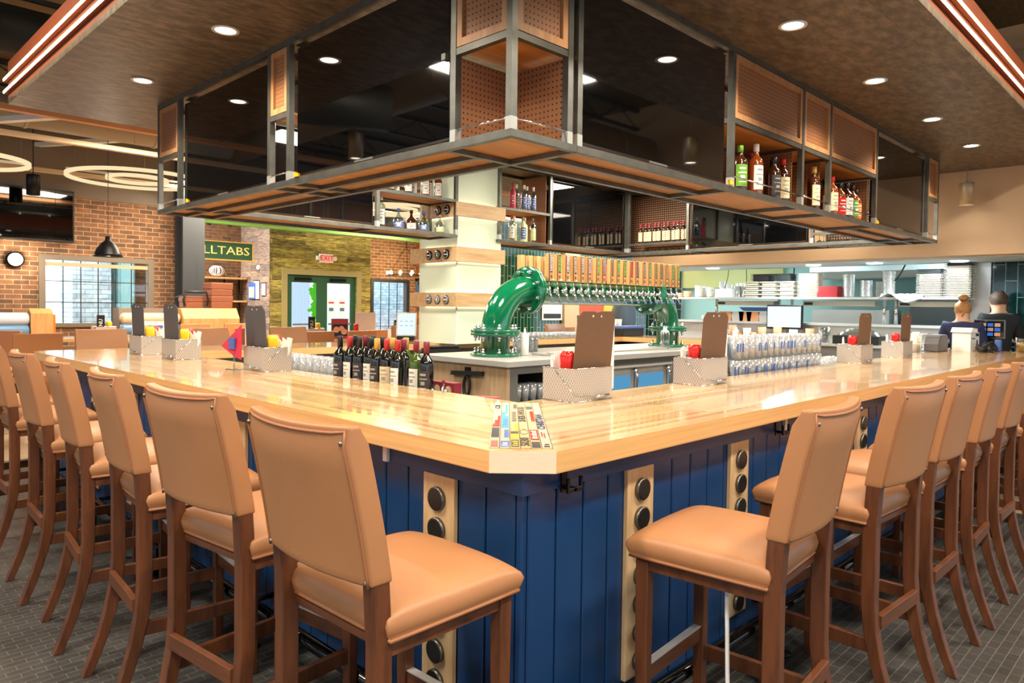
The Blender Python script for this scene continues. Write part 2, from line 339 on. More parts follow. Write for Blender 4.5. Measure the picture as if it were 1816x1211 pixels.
def text(txt, name, mat, size, loc, rot, parent=None, ext=.001, align='CENTER', off=0):
    cu=bpy.data.curves.new(name,'FONT'); cu.body=txt; cu.size=size; cu.extrude=ext; cu.align_x=align; cu.align_y='CENTER'; cu.resolution_u=2; cu.offset=off
    o=bpy.data.objects.new(name,cu); COL.objects.link(o); dg=bpy.context.evaluated_depsgraph_get(); me=bpy.data.meshes.new_from_object(o.evaluated_get(dg))
    bpy.data.objects.remove(o); me.materials.clear(); me.materials.append(MATS[mat])
    o=bpy.data.objects.new(name,me); COL.objects.link(o); o.location=loc; o.rotation_euler=rot
    if parent: o.parent=parent
    return o
P('trim_olive', (146,134,84), .6); P('beam_green', (120,176,84), .6)
# ================= ROOM SHELL =================
b=MB(); b.box(-9,5.0,-9,6.6,-.05,0); struct(b.build('floor','floor_tile'))
b=MB(); b.box(-9,16,6.6,17,-.05,0); b.box(5.0,16,-9,6.6,-.05,0); struct(b.build('floor','floor_wood'))
ZD=4.6
b=MB(); b.box(-9,16,-9,12.3,ZD,ZD+.1); b.box(3.7,16,12.3,15.5,ZD,ZD+.1); struct(b.build('ceiling','deck'))
# lowered ceiling over the bar
b=MB(); b.mat(0).box(-.115,8.0,-.185,5.76,3.08,3.12); b.mat(1)
b.box(-.115,-.09,-.185,5.76,3.12,3.42); b.box(-.09,8.0,-.185,-.16,3.12,3.42); b.box(-.09,8,5.735,5.76,3.12,3.42); b.box(-.09,8,-.16,5.735,3.38,3.42)
struct(b.build('ceiling','soffit soffit_edge'.split()))
led=[]
for i,z in enumerate((3.17,3.27)):
    q=thing('led_strip','%s glowing LED strip along the raised left edge of the bar ceiling'%('lower','upper')[i],'light strip',(-.115,2.8,z),0,'LED strips round the bar ceiling')
    MB().box(-.028,-.002,-2.98,2.96,-.011,.011).build('channel','soffit_edge',q); MB().box(-.034,-.028,-2.98,2.96,-.009,.009).build('diffuser','led',q)
    q=thing('led_strip','%s glowing LED strip along the raised right edge of the bar ceiling'%('lower','upper')[i],'light strip',(3.9,-.185,z),0,'LED strips round the bar ceiling')
    MB().box(-4.0,4.1,-.028,-.002,-.011,.011).build('channel','soffit_edge',q); MB().box(-4.0,4.1,-.034,-.028,-.009,.009).build('diffuser','led',q)
# brick wall with window
WY=12.0
def wall_with_hole(name, mat, x0,x1,z0,z1, hx0,hx1,hz0,hz1, y, th=.25, n=1):
    b=MB(); b.box(x0,hx0,y,y+th,z0,z1); b.box(hx1,x1,y,y+th,z0,z1); b.box(hx0,hx1,y,y+th,z0,hz0); b.box(hx0,hx1,y,y+th,hz1,z1); return struct(b.build(name,mat))
wall_with_hole('wall_left','brick_wall',-6,3.9,0,3.16,1.41,3.13,1.06,2.22,WY)
b=MB(); b.box(-6,6,WY-.02,WY+.3,3.16,ZD); struct(b.build('wall_left','trim_grey'))
def window(nm, x0,x1,z0,z1,y,nx,nz,fm='trim_grey'):
    w=bpy.data.objects.new(nm,None); COL.objects.link(w); w.location=(x0,y,z0); struct(w); W=x1-x0; H=z1-z0
    b=MB(); b.box(0,.09,-.03,.1,0,H); b.box(W-.09,W,-.03,.1,0,H); b.box(.09,W-.09,-.03,.1,H-.08,H); b.box(.09,W-.09,-.05,.1,0,.06); struct(b.build('frame',fm,w))
    b=MB()
    for i in range(1,nx): x=.09+(W-.18)*i/nx; b.box(x-.006,x+.006,.03,.05,.06,H-.08)
    for i in range(1,nz): z=.06+(H-.14)*i/nz; b.box(.09,W-.09,.03,.05,z-.006,z+.006)
    struct(b.build('muntin','black',w))
    struct(MB().box(.09,W-.09,.055,.06,.06,H-.08).build('pane','pane',w)); return w
w1=window('window_1',1.41,3.13,1.06,2.22,WY,6,3)
b=MB(); b.box(.09,1.63,-.01,.02,.98,1.04); struct(b.build('shade','beige_wall',w1))
# the forecourt outside the window
tag(struct(MB().box(-3,5.2,15.2,15.4,-.1,4.2).build('exterior_wall','white')),'pale plastered wall of the next building outside the window','wall')
b=MB(); b.box(2.45,3.12,14.3,15.15,-.1,4); tag(b.build('stone_pier','stone'),'stacked pale stone pier outside the window','pier')
b=MB(); b.box(3.30,3.62,14.5,14.9,-.1,3.4); b.box(3.34,3.58,14.45,14.5,.3,3.0); tag(b.build('shutter','teal_wall'),'blue-grey shuttered door outside the window','shutter')
# steel column with the nook behind it
b=MB(); b.box(3.46,3.68,11.55,11.62,0,ZD); b.box(3.53,3.61,11.62,11.85,0,ZD); b.box(3.46,3.68,11.85,11.92,0,ZD); struct(b.build('column','dark_column'))
b=MB(); b.box(3.68,3.9,11.7,11.9,0,ZD); struct(b.build('column','dark_column'))
XN=6.05; YD=13.5; YN=14.9
b=MB(); b.box(3.7,XN,YN,YN+.2,0,ZD); struct(b.build('wall_back','brick_nook'))
b=MB(); b.box(XN,XN+.06,YD+.2,YN,0,ZD); b.box(XN-.012,XN,YD+.0,YN,0,ZD); struct(b.build('wall_back','barn_grey'))
DX0,DX1,DZ=6.45,8.25,2.14
b=MB(); b.box(XN+.0,DX0,YD,YD+.2,0,ZD); b.box(DX1,8.65,YD,YD+.2,0,ZD); b.box(DX0,DX1,YD,YD+.2,DZ,ZD); struct(b.build('wall_door','barn_green'))
b=MB(); b.box(DX0-.13,DX0,YD-.03,YD,0,DZ+.12); b.box(DX1,DX1+.13,YD-.03,YD,0,DZ+.12); b.box(DX0,DX1,YD-.03,YD,DZ,DZ+.12); struct(b.build('trim_1','trim_olive'))
for i in range(2):
    x0=DX0+i*.9; d=bpy.data.objects.new('door_%d'%(i+1),None); COL.objects.link(d); d.location=(x0,YD+.03,0); struct(d)
    b=MB(); b.box(0,.13,0,.05,0,DZ); b.box(.77,.9,0,.05,0,DZ); b.box(.13,.77,0,.05,DZ-.17,DZ); b.box(.13,.77,0,.05,0,.3); struct(b.build('frame','green_door',d))
    struct(MB().box(.13,.77,.02,.03,.3,DZ-.17).build('pane','pane',d))
    struct(MB().box(.15,.75,-.06,-.02,1.0,1.04).build('push_bar','steel_dark',d)); struct(MB().box(.2,.6,-.06,-.005,DZ-.12,DZ-.06).build('closer','black_metal',d))
# vestibule past the doors
tag(struct(MB().box(4,10.9,17,17.2,0,4).build('exterior_wall','pale_wall')),'pale vestibule wall seen through the green doors','wall')
b=MB(); b.box(8.35,8.95,16.9,16.98,.3,2.3); tag(b.build('vestibule_window','day'),'bright gridded window seen through the left green door','window')
b=MB(); 
b.cyl((8.75,16.2,0),(8.75,16.2,1.0),.04,8)
for i in range(26):
    a=i*.7; r=.05+.15*abs(math.sin(i*1.3)); b.cyl((8.75+.1*math.sin(a),16.2,1.0+i*.05),(8.75+.1*math.sin(a+.7),16.2,1.0+i*.05+.06),r*.8,8)
tag(b.build('neon_sculpture','neon_green'),'bright green glowing sculpture behind the left green door','sculpture')
# brick pier with second window, warm boards beyond
YB=13.9
wall_with_hole('wall_back','brick_far',8.66,10.35,0,3.4,8.92,10.12,.3,2.14,YB)
window('window_2',8.92,10.12,.3,2.14,YB,4,3,'dark_column')
tag(struct(MB().box(10.9,16,18,18.2,-.1,4).build('exterior_wall','stone')),'pale stone wall outside the far window','wall')
b=MB(); b.box(10.35,10.45,9.2,YB,0,3.4); struct(b.build('wall_far','barn_warm'))
b=MB(); b.box(8.6,14,9,YB+.3,3.4,ZD); struct(b.build('wall_far','dark_column'))
b=MB(); b.box(3.9,10.9,12.3,12.5,3.0,3.25); struct(b.build('beam','beam_green'))
# green tiled wall past the bar, pale post, kitchen side
b=MB(); b.box(8.1,10.95,9.0,9.2,0,3.5); struct(b.build('wall_tile','tile_green'))
b=MB(); b.box(10.6,11.1,8.92,9.2,0,3.5); struct(b.build('column','beige_wall'))
b=MB(); b.box(11.1,16,9.05,9.2,0,3.5); struct(b.build('wall_tile','tile_green'))
b=MB(); b.box(8.3,16,8.9,9.25,3.5,ZD); struct(b.build('beam','beige_wall'))
# kitchen front header, deep reveal and back walls
b=MB(); b.box(8.0,8.25,-9,5.3,2.13,ZD); struct(b.build('wall_kitchen','beige_wall'))
b=MB(); b.box(8.25,9.3,-3,5.3,2.12,2.2); struct(b.build('ceiling','pale_wall'))
b=MB(); b.box(9.3,12,-3,6.5,2.75,2.8); struct(b.build('ceiling','pale_wall'))
b=MB(); b.box(11.5,11.6,-3,6.5,0,2.8); struct(b.build('wall_kitchen_back','teal_wall'))
b=MB(); b.box(11.42,11.5,4.4,6.5,1.9,2.8); struct(b.build('wall_kitchen_back','olive_wall'))
b=MB(); b.box(11.4,11.5,6.5,7.35,0,2.8); struct(b.build('wall_kitchen_tile','tile_teal'))
b=MB(); b.box(9.55,9.7,-3,.80,0,2.75); struct(b.build('wall_kitchen_tile','tile_teal'))
b=MB(); b.box(9.5,9.72,.80,1.02,0,2.75); tag(b.build('corner_guard','steel'),'brushed steel corner panel between kitchen pass and dark green tiles','panel')
# unseen storefront shaped for light: headers keep reflections dark, daylight enters between mullions
for nm,bx in (('wall_front',(-9,16,-9.2,-9)),('wall_side',(-9.2,-9,-9,17))):
    b=MB(); b.box(bx[0],bx[1],bx[2],bx[3],2.9,ZD); b.box(bx[0],bx[1],bx[2],bx[3],0,.6); struct(b.build(nm,'beige_wall'))
for i in range(8):
    b=MB()
    b.box(-9+i*3,-8.6+i*3,-9.2,-9,.6,2.9); struct(b.build('column','dark_column'))
    b=MB(); b.box(-9.2,-9,-9+i*3,-8.4+i*3,.6,2.9); struct(b.build('column','dark_column'))

# ================= BAR COUNTER =================
T=.064; ZC=1.07; c=.1357
X1,Y1=7.82,5.57; IW=.81
bar=thing('bar_worktop','long glossy butcher block bar top wrapping round the blue bar','bar top',(0,0,ZC))
def ring_part(poly, mats, name):
    """one slab; side faces running along y take material 1, along x material 2, the cut corner 3"""
    b=MB(); n=len(poly); vs=[(p[0],p[1],-T) for p in poly]+[(p[0],p[1],0) for p in poly]
    b.add(vs,[tuple(range(n-1,-1,-1)),tuple(range(n,2*n))])
    for i in range(n):
        p,q=poly[i],poly[(i+1)%n]; dx,dy=abs(p[0]-q[0]),abs(p[1]-q[1])
        b.mat(1 if dx<.01 else 2 if dy<.01 else 3); k=len(b.v)
        b.add([vs[i],vs[(i+1)%n],vs[n+(i+1)%n],vs[n+i]],[(0,1,2,3)])
    return b.build(name,mats,bar)
ring_part([(0,c),(c/2,c/2),(IW,IW),(IW,Y1-IW),(0,Y1-.1)],['butcher_y','edge_y','edge_x','edge_end'],'left_wing')
ring_part([(c/2,c/2),(c,0),(X1,0),(X1,IW),(IW,IW)],['butcher_x','edge_y','edge_x','edge_end'],'right_wing')
ring_part([(0,Y1-.1),(IW,Y1-IW),(X1-IW,Y1-IW),(X1,Y1),(.1,Y1)],['butcher_x','edge_y','edge_x','edge_end'],'back_wing')
ring_part([(X1,Y1),(X1-IW,Y1-IW),(X1-IW,2.6),(X1,2.6)],['butcher_y','edge_y','edge_x','edge_end'],'end_wing')
# blue front
def bar_front():
    t=thing('bar_counter','navy blue panelled bar front with vertical boards under the wooden top','bar',(0,0,0))
    f=.10; d=.14
    zt=ZC-T-.002
    def wing(name, x0,x1,y0,y1,mat='blue_paint'): return MB().box(x0,x1,y0,y1,.12,zt).build(name,mat,t)
    wing('left_panel',f+.014,f+d,f+.014,Y1-.12); wing('right_panel',f+d,X1-.12,f+.014,f+d); wing('back_panel',f+.014,X1-.12,Y1-.16,Y1-.12); wing('end_panel',X1-.16,X1-.12,2.7,Y1-.16)
    b=MB()
    n=0; y=f+.026
    b.box(f,f+.014,f,f+.024,.12,.93); b.box(f+.014,f+.024,f,f+.014,.12,.93)
    y=f+.03
    while y<Y1-.3: b.box(f,f+.014,y,y+.122,.12,.93); y+=.130
    x=f+.03
    while x<X1-.3: b.box(x,x+.122,f,f+.014,.12,.93); x+=.130
    b.build('boards','blue_paint',t,bevel=.004,segs=1)
    b=MB(); b.box(f-.012,f+.014,f-.012,Y1-.12,.93,zt); b.box(f+.014,X1-.12,f-.012,f+.014,.93,zt); b.build('apron_rail','blue_paint',t)
    b=MB(); b.box(f+.05,f+.1,f+.05,Y1-.2,0,.12); b.box(f+.1,X1-.2,f+.05,f+.1,0,.12); b.build('toe_kick','black',t)
    # inner faces of the well
    b=MB(); b.box(IW-.14,IW-.12,IW-.12,Y1-IW,.0,zt); b.box(IW-.12,X1-.2,IW-.14,IW-.12,0,zt); b.box(IW-.1,X1-IW,Y1-IW+.1,Y1-IW+.12,0,zt); b.build('inner_panel','steel_dark',t)
bar_front()
rail=thing('foot_rail','black tubular foot rail running round the foot of the bar','foot rail',(0,0,0))
MB().tube([(-.02,Y1-.3,.2),(-.02,.02,.2)],.025).build('rail','black_gloss',rail); MB().tube([(-.02,.02,.2),(.02,-.02,.2),(X1-.4,-.02,.2)],.025).build('rail','black_gloss',rail)
for i in range(5):
    for s in (0,1):
        p=.5+i*1.1; q=(-.02,p) if s==0 else (p,-.02); e=(.11,p) if s==0 else (p,.11)
        b=MB(); b.cyl((q[0],q[1],.2),(e[0],e[1],.2),.012,8); b.cyl((q[0],q[1],.02),(q[0],q[1],.2),.014,8); b.lathe([(0,.0),(.045,.0),(.045,.008),(.015,.02)],(q[0],q[1],0),12); b.build('bracket','black_metal',rail)
def strip(face, p, lab):
    t=thing('puck_board',lab,'wall panel',(.10,p,0) if face=='L' else (p,.10,0),0 if face=='L' else PI/2,'oak boards with black discs on the bar front')
    # local: -x is outwards
    if face=='R': t.rotation_euler=(0,0,PI/2); 
    b=MB(); b.box(-.018,0,-.078,.078,.20,.93); b.build('board','oak',t,bevel=.002,segs=1)
    for k in range(7):
        z=.855-k*.1; d=MB(); d.lathe([(0,-.034),(.033,-.034),(.0345,-.033),(.0345,-.018)],(0,0,z),24,'x',smooth=False); m=d.build('puck','cap_black',t)
        MB().lathe([(.0350,-.0325),(.0385,-.0315),(.0385,-.019),(.0350,-.019)],(0,0,z),24,'x').build('rim','rim_steel',m)
    return t
names=['nearest the corner','second from the corner','third from the corner','fourth from the corner','fifth from the corner','sixth from the corner','seventh from the corner']
for i in range(6): strip('L',.46+i*.74,'oak strip of black discs on the left bar front, %s'%names[i])
for i in range(7):
    t=strip('R',.68+i*.72,'oak strip of black discs on the right bar front, %s'%names[i]); t.rotation_euler=(0,0,PI/2)
# metal brackets and coat hooks under the top
def hook(x,y,rz,lab):
    t=thing('coat_hook',lab,'hook',(x,y,.955),rz,'coat hooks under the bar top')
    MB().box(-.006,0,-.014,.014,-.04,.045).build('plate','black_metal',t)
    b=MB(); b.box(-.05,-.006,-.007,.007,-.03,-.018); b.box(-.05,-.04,-.035,.035,-.032,-.018); b.box(-.05,-.04,-.035,-.025,-.018,.012); b.box(-.05,-.04,.025,.035,-.018,.012); b.build('prongs','black_metal',t,bevel=.001,segs=1); return t
hook(.27,.088,PI/2,'black double coat hook under the bar top just right of the corner')
for i,x in enumerate((1.75,3.3)): hook(x,.088,PI/2,'black double coat hook on the right bar front behind the stools, %s along'%('second','third')[i])
for i,(x,y,rz) in enumerate(((.088,.75,0),(1.83,.088,PI/2))):
    b=MB(); b.box(-.012,0,-.012,.012,.93,1.004); o=b.build('bracket','white'); o.location=(x,y,0); o.rotation_euler=(0,0,rz); tag(o,'small bright metal bracket under the %s bar edge'%('left','right')[i],'bracket')

# ================= BAR STOOLS =================
def leg_front(s):
    b=MB(); b.prism([(-.021,-.021),(.021,-.021),(.021,.021),(-.021,.021)],0,.72); 
    k=[]
    for v in b.v: f=1 if v[2]>.3 else .8; k.append((v[0]*f+s*.198,v[1]*f+.21,v[2]))
    b.v=k; return b
def curve_y(z):
    if z<.45: return -.3+.115*(1-((.45-z)/.45)**1.7)
    if z<.8: return -.185
    return -.185-.075*((z-.8)/.4)**1.3
def leg_rear(s):
    zs=[0,.08,.16,.25,.35,.45,.6,.72,.88]; vs=[]; b=MB()
    for z in zs:
        y=curve_y(z); w=.020; d=.017+.007*min(1,z/.4)
        vs += [(s*.198-w,y-d,z),(s*.198+w,y-d,z),(s*.198+w,y+d,z),(s*.198-w,y+d,z)]
    fs=[(3,2,1,0)]+[(i*4+k,i*4+(k+1)%4,(i+1)*4+(k+1)%4,(i+1)*4+k) for i in range(len(zs)-1) for k in range(4)]+[tuple(len(vs)-4+k for k in range(4))]
    return b.add(vs,fs)
def make_stool():
    t=thing('bar_stool','x','bar stool')
    for s in (-1,1):
        leg_front(s).build('leg','walnut',t,bevel=.003,segs=1); leg_rear(s).build('leg','walnut',t,bevel=.003,segs=1)
    b=MB(); b.box(-.19,.19,.195,.215,.69,.722); b.box(-.19,.19,-.172,-.155,.702,.722); b.box(-.212,-.192,-.18,.21,.69,.722); b.box(.192,.212,-.18,.21,.69,.722)
    b.box(-.19,.19,-.155,.195,.712,.722); b.build('seat_frame','walnut_x',t)
    # cushion: domed grid
    n=16; b=MB(); vs=[]; W=.232; y0,y1=-.178,.25
    def top(u,v):
        e=(1-abs(u)**6)*(1-abs(v)**6); d=.030*(1-u*u)*(1-v*v*.6)-.012*math.exp(-((u)**2*3+(v+.1)**2*3)); return .780+.028*max(0,e)**.5+d*.6
    for j in range(n+1):
        for i in range(n+1):
            u=-1+2*i/n; v=-1+2*j/n; uu=math.sin(u*PI/2) ; vv=math.sin(v*PI/2)
            w=W*(1-.05*(v<0)*-v); vs.append((uu*w,(y0+y1)/2+vv*(y1-y0)/2,top(uu,vv)))
    fs=[(j*(n+1)+i,j*(n+1)+i+1,(j+1)*(n+1)+i+1,(j+1)*(n+1)+i) for j in range(n) for i in range(n)]
    per=[i for i in range(n+1)]+[j*(n+1)+n for j in range(1,n+1)]+[n*(n+1)+i for i in range(n-1,-1,-1)]+[j*(n+1) for j in range(n-1,0,-1)]
    m=len(per); base=len(vs)
    for lev,(zz,ins) in enumerate(((.765,-.006),(.742,0),(.722,.012))):
        for p in per:
            x,y,z=vs[p]; cx,cy=0,(y0+y1)/2; vs.append((x*(1-ins/W),cy+(y-cy)*(1-ins/.21),zz))
    prev=per
    for lev in range(3):
        cur=[base+lev*m+i for i in range(m)]
        fs+=[(prev[(i+1)%m],prev[i],cur[i],cur[(i+1)%m]) for i in range(m)]; prev=cur
    fs.append(tuple(prev))
    b.add(vs,fs,True); st=b.build('seat','leather',t)
    pr=[(-.225,y0+.006,.731),(.225,y0+.006,.731),(.229,y1-.006,.731),(-.229,y1-.006,.731)]
    MB().tube([Vector(pr[0])+(Vector(pr[1])-Vector(pr[0]))*k/4 for k in range(4)]+[Vector(pr[1])+(Vector(pr[2])-Vector(pr[1]))*k/4 for k in range(4)]+[Vector(pr[2])+(Vector(pr[3])-Vector(pr[2]))*k/4 for k in range(4)]+[Vector(pr[3])+(Vector(pr[0])-Vector(pr[3]))*k/4 for k in range(4)],.0055,6,closed=True).build('piping','piping',st)
    # back
    rows=[.862,.885,.96,1.04,1.12,1.18,1.212,1.224]; nx=12; vs=[]; b=MB(); H=len(rows)
    def prof(side,i,z):
        u=-1+2*i/nx; wv=.222-.006*(z-.84)/.36
        y=curve_y(z); bow=-.028*(1-u*u)       # back is dished away from the sitter
        th=.030 if z<1.2 else .018
        zz=z - (.022*abs(u)**2 if z<.88 else 0)*-1*0 + (.006*u*u-.006 if z>1.15 else 0)
        if z<.9: zz = z + .03*(u*u)*0 - .022*(1-u*u)*0
        return (u*wv, y+bow*(1.0)+(th if side else -th), zz)
    for side in (0,1):
        for z in rows:
            for i in range(nx+1): vs.append(prof(side,i,z))
    def id(s,r,i): return s*H*(nx+1)+r*(nx+1)+i
    fs=[]
    for r in range(H-1):
        for i in range(nx):
            fs.append((id(0,r,i),id(0,r,i+1),id(0,r+1,i+1),id(0,r+1,i))); fs.append((id(1,r,i+1),id(1,r,i),id(1,r+1,i),id(1,r+1,i+1)))
        fs.append((id(0,r+1,0),id(1,r+1,0),id(1,r,0),id(0,r,0))); fs.append((id(0,r,nx),id(1,r,nx),id(1,r+1,nx),id(0,r+1,nx)))
    for i in range(nx): fs.append((id(0,0,i+1),id(0,0,i),id(1,0,i),id(1,0,i+1))); fs.append((id(0,H-1,i),id(0,H-1,i+1),id(1,H-1,i+1),id(1,H-1,i)))
    b.add(vs,fs,True)
    bk=b.build('backrest','leather',t,bevel=.008,segs=3)
    ln=[prof(0,0,.848)]+[prof(0,0,z) for z in rows[1:]]; rn=[prof(0,nx,z) for z in rows]
    def off(p,d=.001): return (p[0],p[1]-d,p[2])
    ins=lambda p: (p[0]*.955,p[1]-.003,p[2])
    pp=[ins(prof(0,0,z)) for z in rows[:-1]]+[ins((prof(0,i,1.212)[0],prof(0,i,1.212)[1],prof(0,i,1.212)[2]-.004)) for i in range(1,nx)]+[ins(prof(0,nx,z)) for z in rows[:-1][::-1]]
    MB().tube(pp,.004,6).build('piping','piping',bk)
    for s in (0,nx):
        for z in (.872,1.187):
            p=ins(prof(0,s,z)); m_=MB(); m_.lathe([(.0,-.006),(.005,-.004),(.006,0)],(p[0]*.975,p[1],p[2]),8,'y'); m_.build('nail_head','rim_steel',bk)
    MB().box(-.18,.18,.2,.222,.335,.385).build('footrest','walnut_x',t,bevel=.002,segs=1); MB().box(-.178,.178,.198,.224,.385,.389).build('footrest_plate','steel',t)
    MB().box(-.18,.18,-.222,-.2,.355,.405).build('stretcher','walnut_x',t,bevel=.002,segs=1)
    for s in (-1,1): MB().box(s*.198-.011,s*.198+.011,-.19,.195,.27,.32).build('stretcher','walnut',t,bevel=.002,segs=1)
    return t
stool=make_stool(); SK=tree(stool)
ordn=['first','second','third','fourth','fifth','sixth','seventh','eighth','ninth']
used=False
def put_stool(x,y,rz,lab,group):
    global used
    if not used:
        used=True; stool.location=(x,y,0); stool.rotation_euler=(0,0,rz); stool['label']=lab; stool['group']=group; return stool
    return dup(stool,(x,y,0),rz,lab,group,SK)
for i,(y,a) in enumerate(((.187,.03),(.91,.12),(1.60,-.08),(2.27,-.10),(2.97,-.04),(3.82,.02),(4.62,0))):
    put_stool(-.30,y,-PI/2+a,'tan leather bar stool on the left side of the bar, %s from the corner'%ordn[i],'stools along the left side')
for i,(x,a) in enumerate(((.645,.08),(1.50,-.05),(2.12,.0),(2.75,.04),(3.36,0),(4.12,.03),(4.85,0),(5.6,.02),(6.3,0))):
    put_stool(x,-.30,a,'tan leather bar stool on the right side of the bar, %s from the corner'%ordn[i],'stools along the right side')
for i,x in enumerate((.67,1.66,2.56,4.2,7.1)):
    put_stool(x,Y1+.30,PI,'tan leather stool at the far side of the bar, %s from its left end'%ordn[i],'stools at the far side of the bar')
o=MB(); o.tube([(.50,-.34,.695),(.51,-.34,.55),(.50,-.35,.38),(.495,-.36,.24),(.48,-.38,.19),(.46,-.39,.20)],[.007]*6,4); o.v=[(p[0],p[1],p[2]) for p in o.v]
tag(o.build('ribbon','label_blue' if 0 else 'white'),'pale ribbon dangling from under the nearest right stool','ribbon')
# ================= HANGING RACK (canopy) =================
XA,YA,XB,YB2=.743,.807,7.08,4.89; W=.47; ZB,ZT=2.2,3.08; ZM=2.635; q=.035
PL=[.807,1.185,2.72,2.965,4.45,4.89]; PR=[.743,1.125,2.66,3.68,4.18,5.2,6.71,7.08]
PBK=[.743,1.2,2.58,3.57]; PBK2=[4.21,5.06,6.61,7.08]; PEN=[1.28,1.93,3.50,4.4]
frame=MB(); weld=MB()
def bx(b,p0,p1,r=q/2):
    d=[abs(p0[i]-p1[i]) for i in range(3)]
    if d[0]>max(d[1],d[2]): r=r-.0009
    b.box(min(p0[0],p1[0])-r,max(p0[0],p1[0])+r,min(p0[1],p1[1])-r,max(p0[1],p1[1])+r,min(p0[2],p1[2])-r,max(p0[2],p1[2])+r)
r=q/2
rack=thing('hanging_rack','welded steel and plywood shelf rack hung round the bar under the ceiling','hanging rack',(0,0,ZB))
def beams(nm, segs, mat='tube_steel', r0=q/2):
    for p0,p1 in segs:
        b=MB(); bx(b,p0,p1,r0); b.v=[(x,y,z-ZB) for x,y,z in b.v]; b.build(nm,mat,rack)
zl=[ZB+r, ZT-r]
xi,yi,xj,yj=XA+W,YA+W,XB-W,YB2-W
xc,yc=XA+W/2,YA+W/2
S=[]
for z in zl:
    S+=[((XA+r,YA+r,z),(XA+r,YB2-r,z)),((XA+r,YA+r,z),(XB-r,YA+r,z)),((XB-r,YA+r,z),(XB-r,YB2-r,z)),((XA+r,YB2-r,z),(3.57-r,YB2-r,z)),((4.21+r,YB2-r,z),(XB-r,YB2-r,z)),
        ((xi-r,YA+r,z),(xi-r,YB2-r,z)),((XA+r,yi-r,z),(XB-r,yi-r,z)),((xj+r,YA+r,z),(xj+r,YB2-r,z)),((XA+r,yj+r,z),(3.57-r,yj+r,z)),((4.21+r,yj+r,z),(XB-r,yj+r,z))]
S+=[((xc,yi-r,ZB+r),(xc,YB2-r,ZB+r)),((xi-r,yc,ZB+r),(2.66,yc,ZB+r)),((5.2,yc,ZB+r),(XB-r,yc,ZB+r))]
beams('long_tube',S)
S=[]
for y in PL[2:5]: S+=[((XA+r,y,z),(xi-r,y,z)) for z in zl]
for x in PR[2:7]: S+=[((x,YA+r,z),(x,yi-r,z)) for z in zl]
for x in PBK[1:]+PBK2[:-1]: S+=[((x,yj+r,z),(x,YB2-r,z)) for z in zl]
for y in PEN: S+=[((xj+r,y,z),(XB-r,y,z)) for z in zl]
beams('cross_tube',S,r0=r-.0016)
# posts, one part each
def post(x,y):
    b=MB(); b.box(x-r,x+r,y-r,y+r,q,ZT-ZB-q); b.build('post','tube_steel',rack)
    MB().box(x-r-.001,x+r+.001,y-r-.001,y+r+.001,q-.004,q+.05).build('weld','weld',rack)
for y in PL:
    d=(r if y<1 else -r if y>4.8 else 0); post(XA+r,y+d); post(xi-r,y+d)
for x in PR[1:]:
    d=(-r if x>7 else 0); post(x+d,YA+r); 
    if x>1.3: post(x+d,yi-r)
for x in PBK[1:]+PBK2[:-1]: post(x,yj+r); post(x,YB2-r)
for y in PEN[1:]: post(xj+r,y); post(XB-r,y)
# plywood floors of the bays
def ply(x0,x1,y0,y1,z=ZB+.026,nm='bottom_panel'):
    MB().box(x0+r,x1-r,y0+r,y1-r,z-ZB,z-ZB+.012).build(nm,'ply',rack)
for a,b_ in zip(PL[:-1],PL[1:]):
    if a<.9: ply(XA,xi,a,yi); continue
    if a>4.4: continue
    a=max(a,yi); ply(XA,xc,a,b_); ply(xc,xi,a,b_)
for a,b_ in zip(PR[1:-1],PR[2:]):
    if 2.6<a<5.1: ply(a,b_,YA,yi)
    elif max(a,xi)<b_-.05: a=max(a,xi); ply(a,b_,YA,yc); ply(a,b_,yc,yi)
for a,b_ in zip(PBK[:-1],PBK[1:]): ply(a,b_,yj,YB2)
for a,b_ in zip(PBK2[:-1],PBK2[1:]): ply(a,b_,yj,YB2)
ply(xj,XB,PEN[1],PEN[2])
# framed pegboard doors above and dividers
def pegdoor(face,a,b_,z0,z1,mat=None):
    """face 'L': in the x=XA plane from y=a..b ; 'R': in the y=YA plane from x=a..b"""
    w_=.035
    if face=='L':
        x=XA+.004; t=MB(); t.box(x,x+.02,a,a+w_,z0,z1); t.box(x,x+.02,b_-w_,b_,z0,z1); t.box(x,x+.02,a+w_,b_-w_,z0,z0+w_); t.box(x,x+.02,a+w_,b_-w_,z1-w_,z1)
        pn=MB().box(x+.016,x+.022,a+w_,b_-w_,z0+w_,z1-w_)
        m='peg_x'
    else:
        y=YA+.004; t=MB(); t.box(a,a+w_,y,y+.02,z0,z1); t.box(b_-w_,b_,y,y+.02,z0,z1); t.box(a+w_,b_-w_,y,y+.02,z0,z0+w_); t.box(a+w_,b_-w_,y,y+.02,z1-w_,z1)
        pn=MB().box(a+w_,b_-w_,y+.016,y+.022,z0+w_,z1-w_); m='peg_y'
    t.v=[(x_,y_,z_-ZB) for x_,y_,z_ in t.v]; pn.v=[(x_,y_,z_-ZB) for x_,y_,z_ in pn.v]
    f=t.build('door_frame','ply_frame',rack); pn.build('pegboard',m,f)
zd=ZM+.02
for a,b_ in ((PL[0]+q,PL[1]-r),(PL[2]+r,PL[3]-r),(PL[4]+r,PL[5]-q)): pegdoor('L',a,b_,zd,ZT-q-.004)
for a,b_ in ((PR[0]+q,PR[1]-r),(PR[2]+r,PR[3]-r),(PR[3]+r,PR[4]-r),(PR[4]+r,PR[5]-r),(PR[6]+r,PR[7]-q)): pegdoor('R',a,b_,zd,ZT-q-.004)
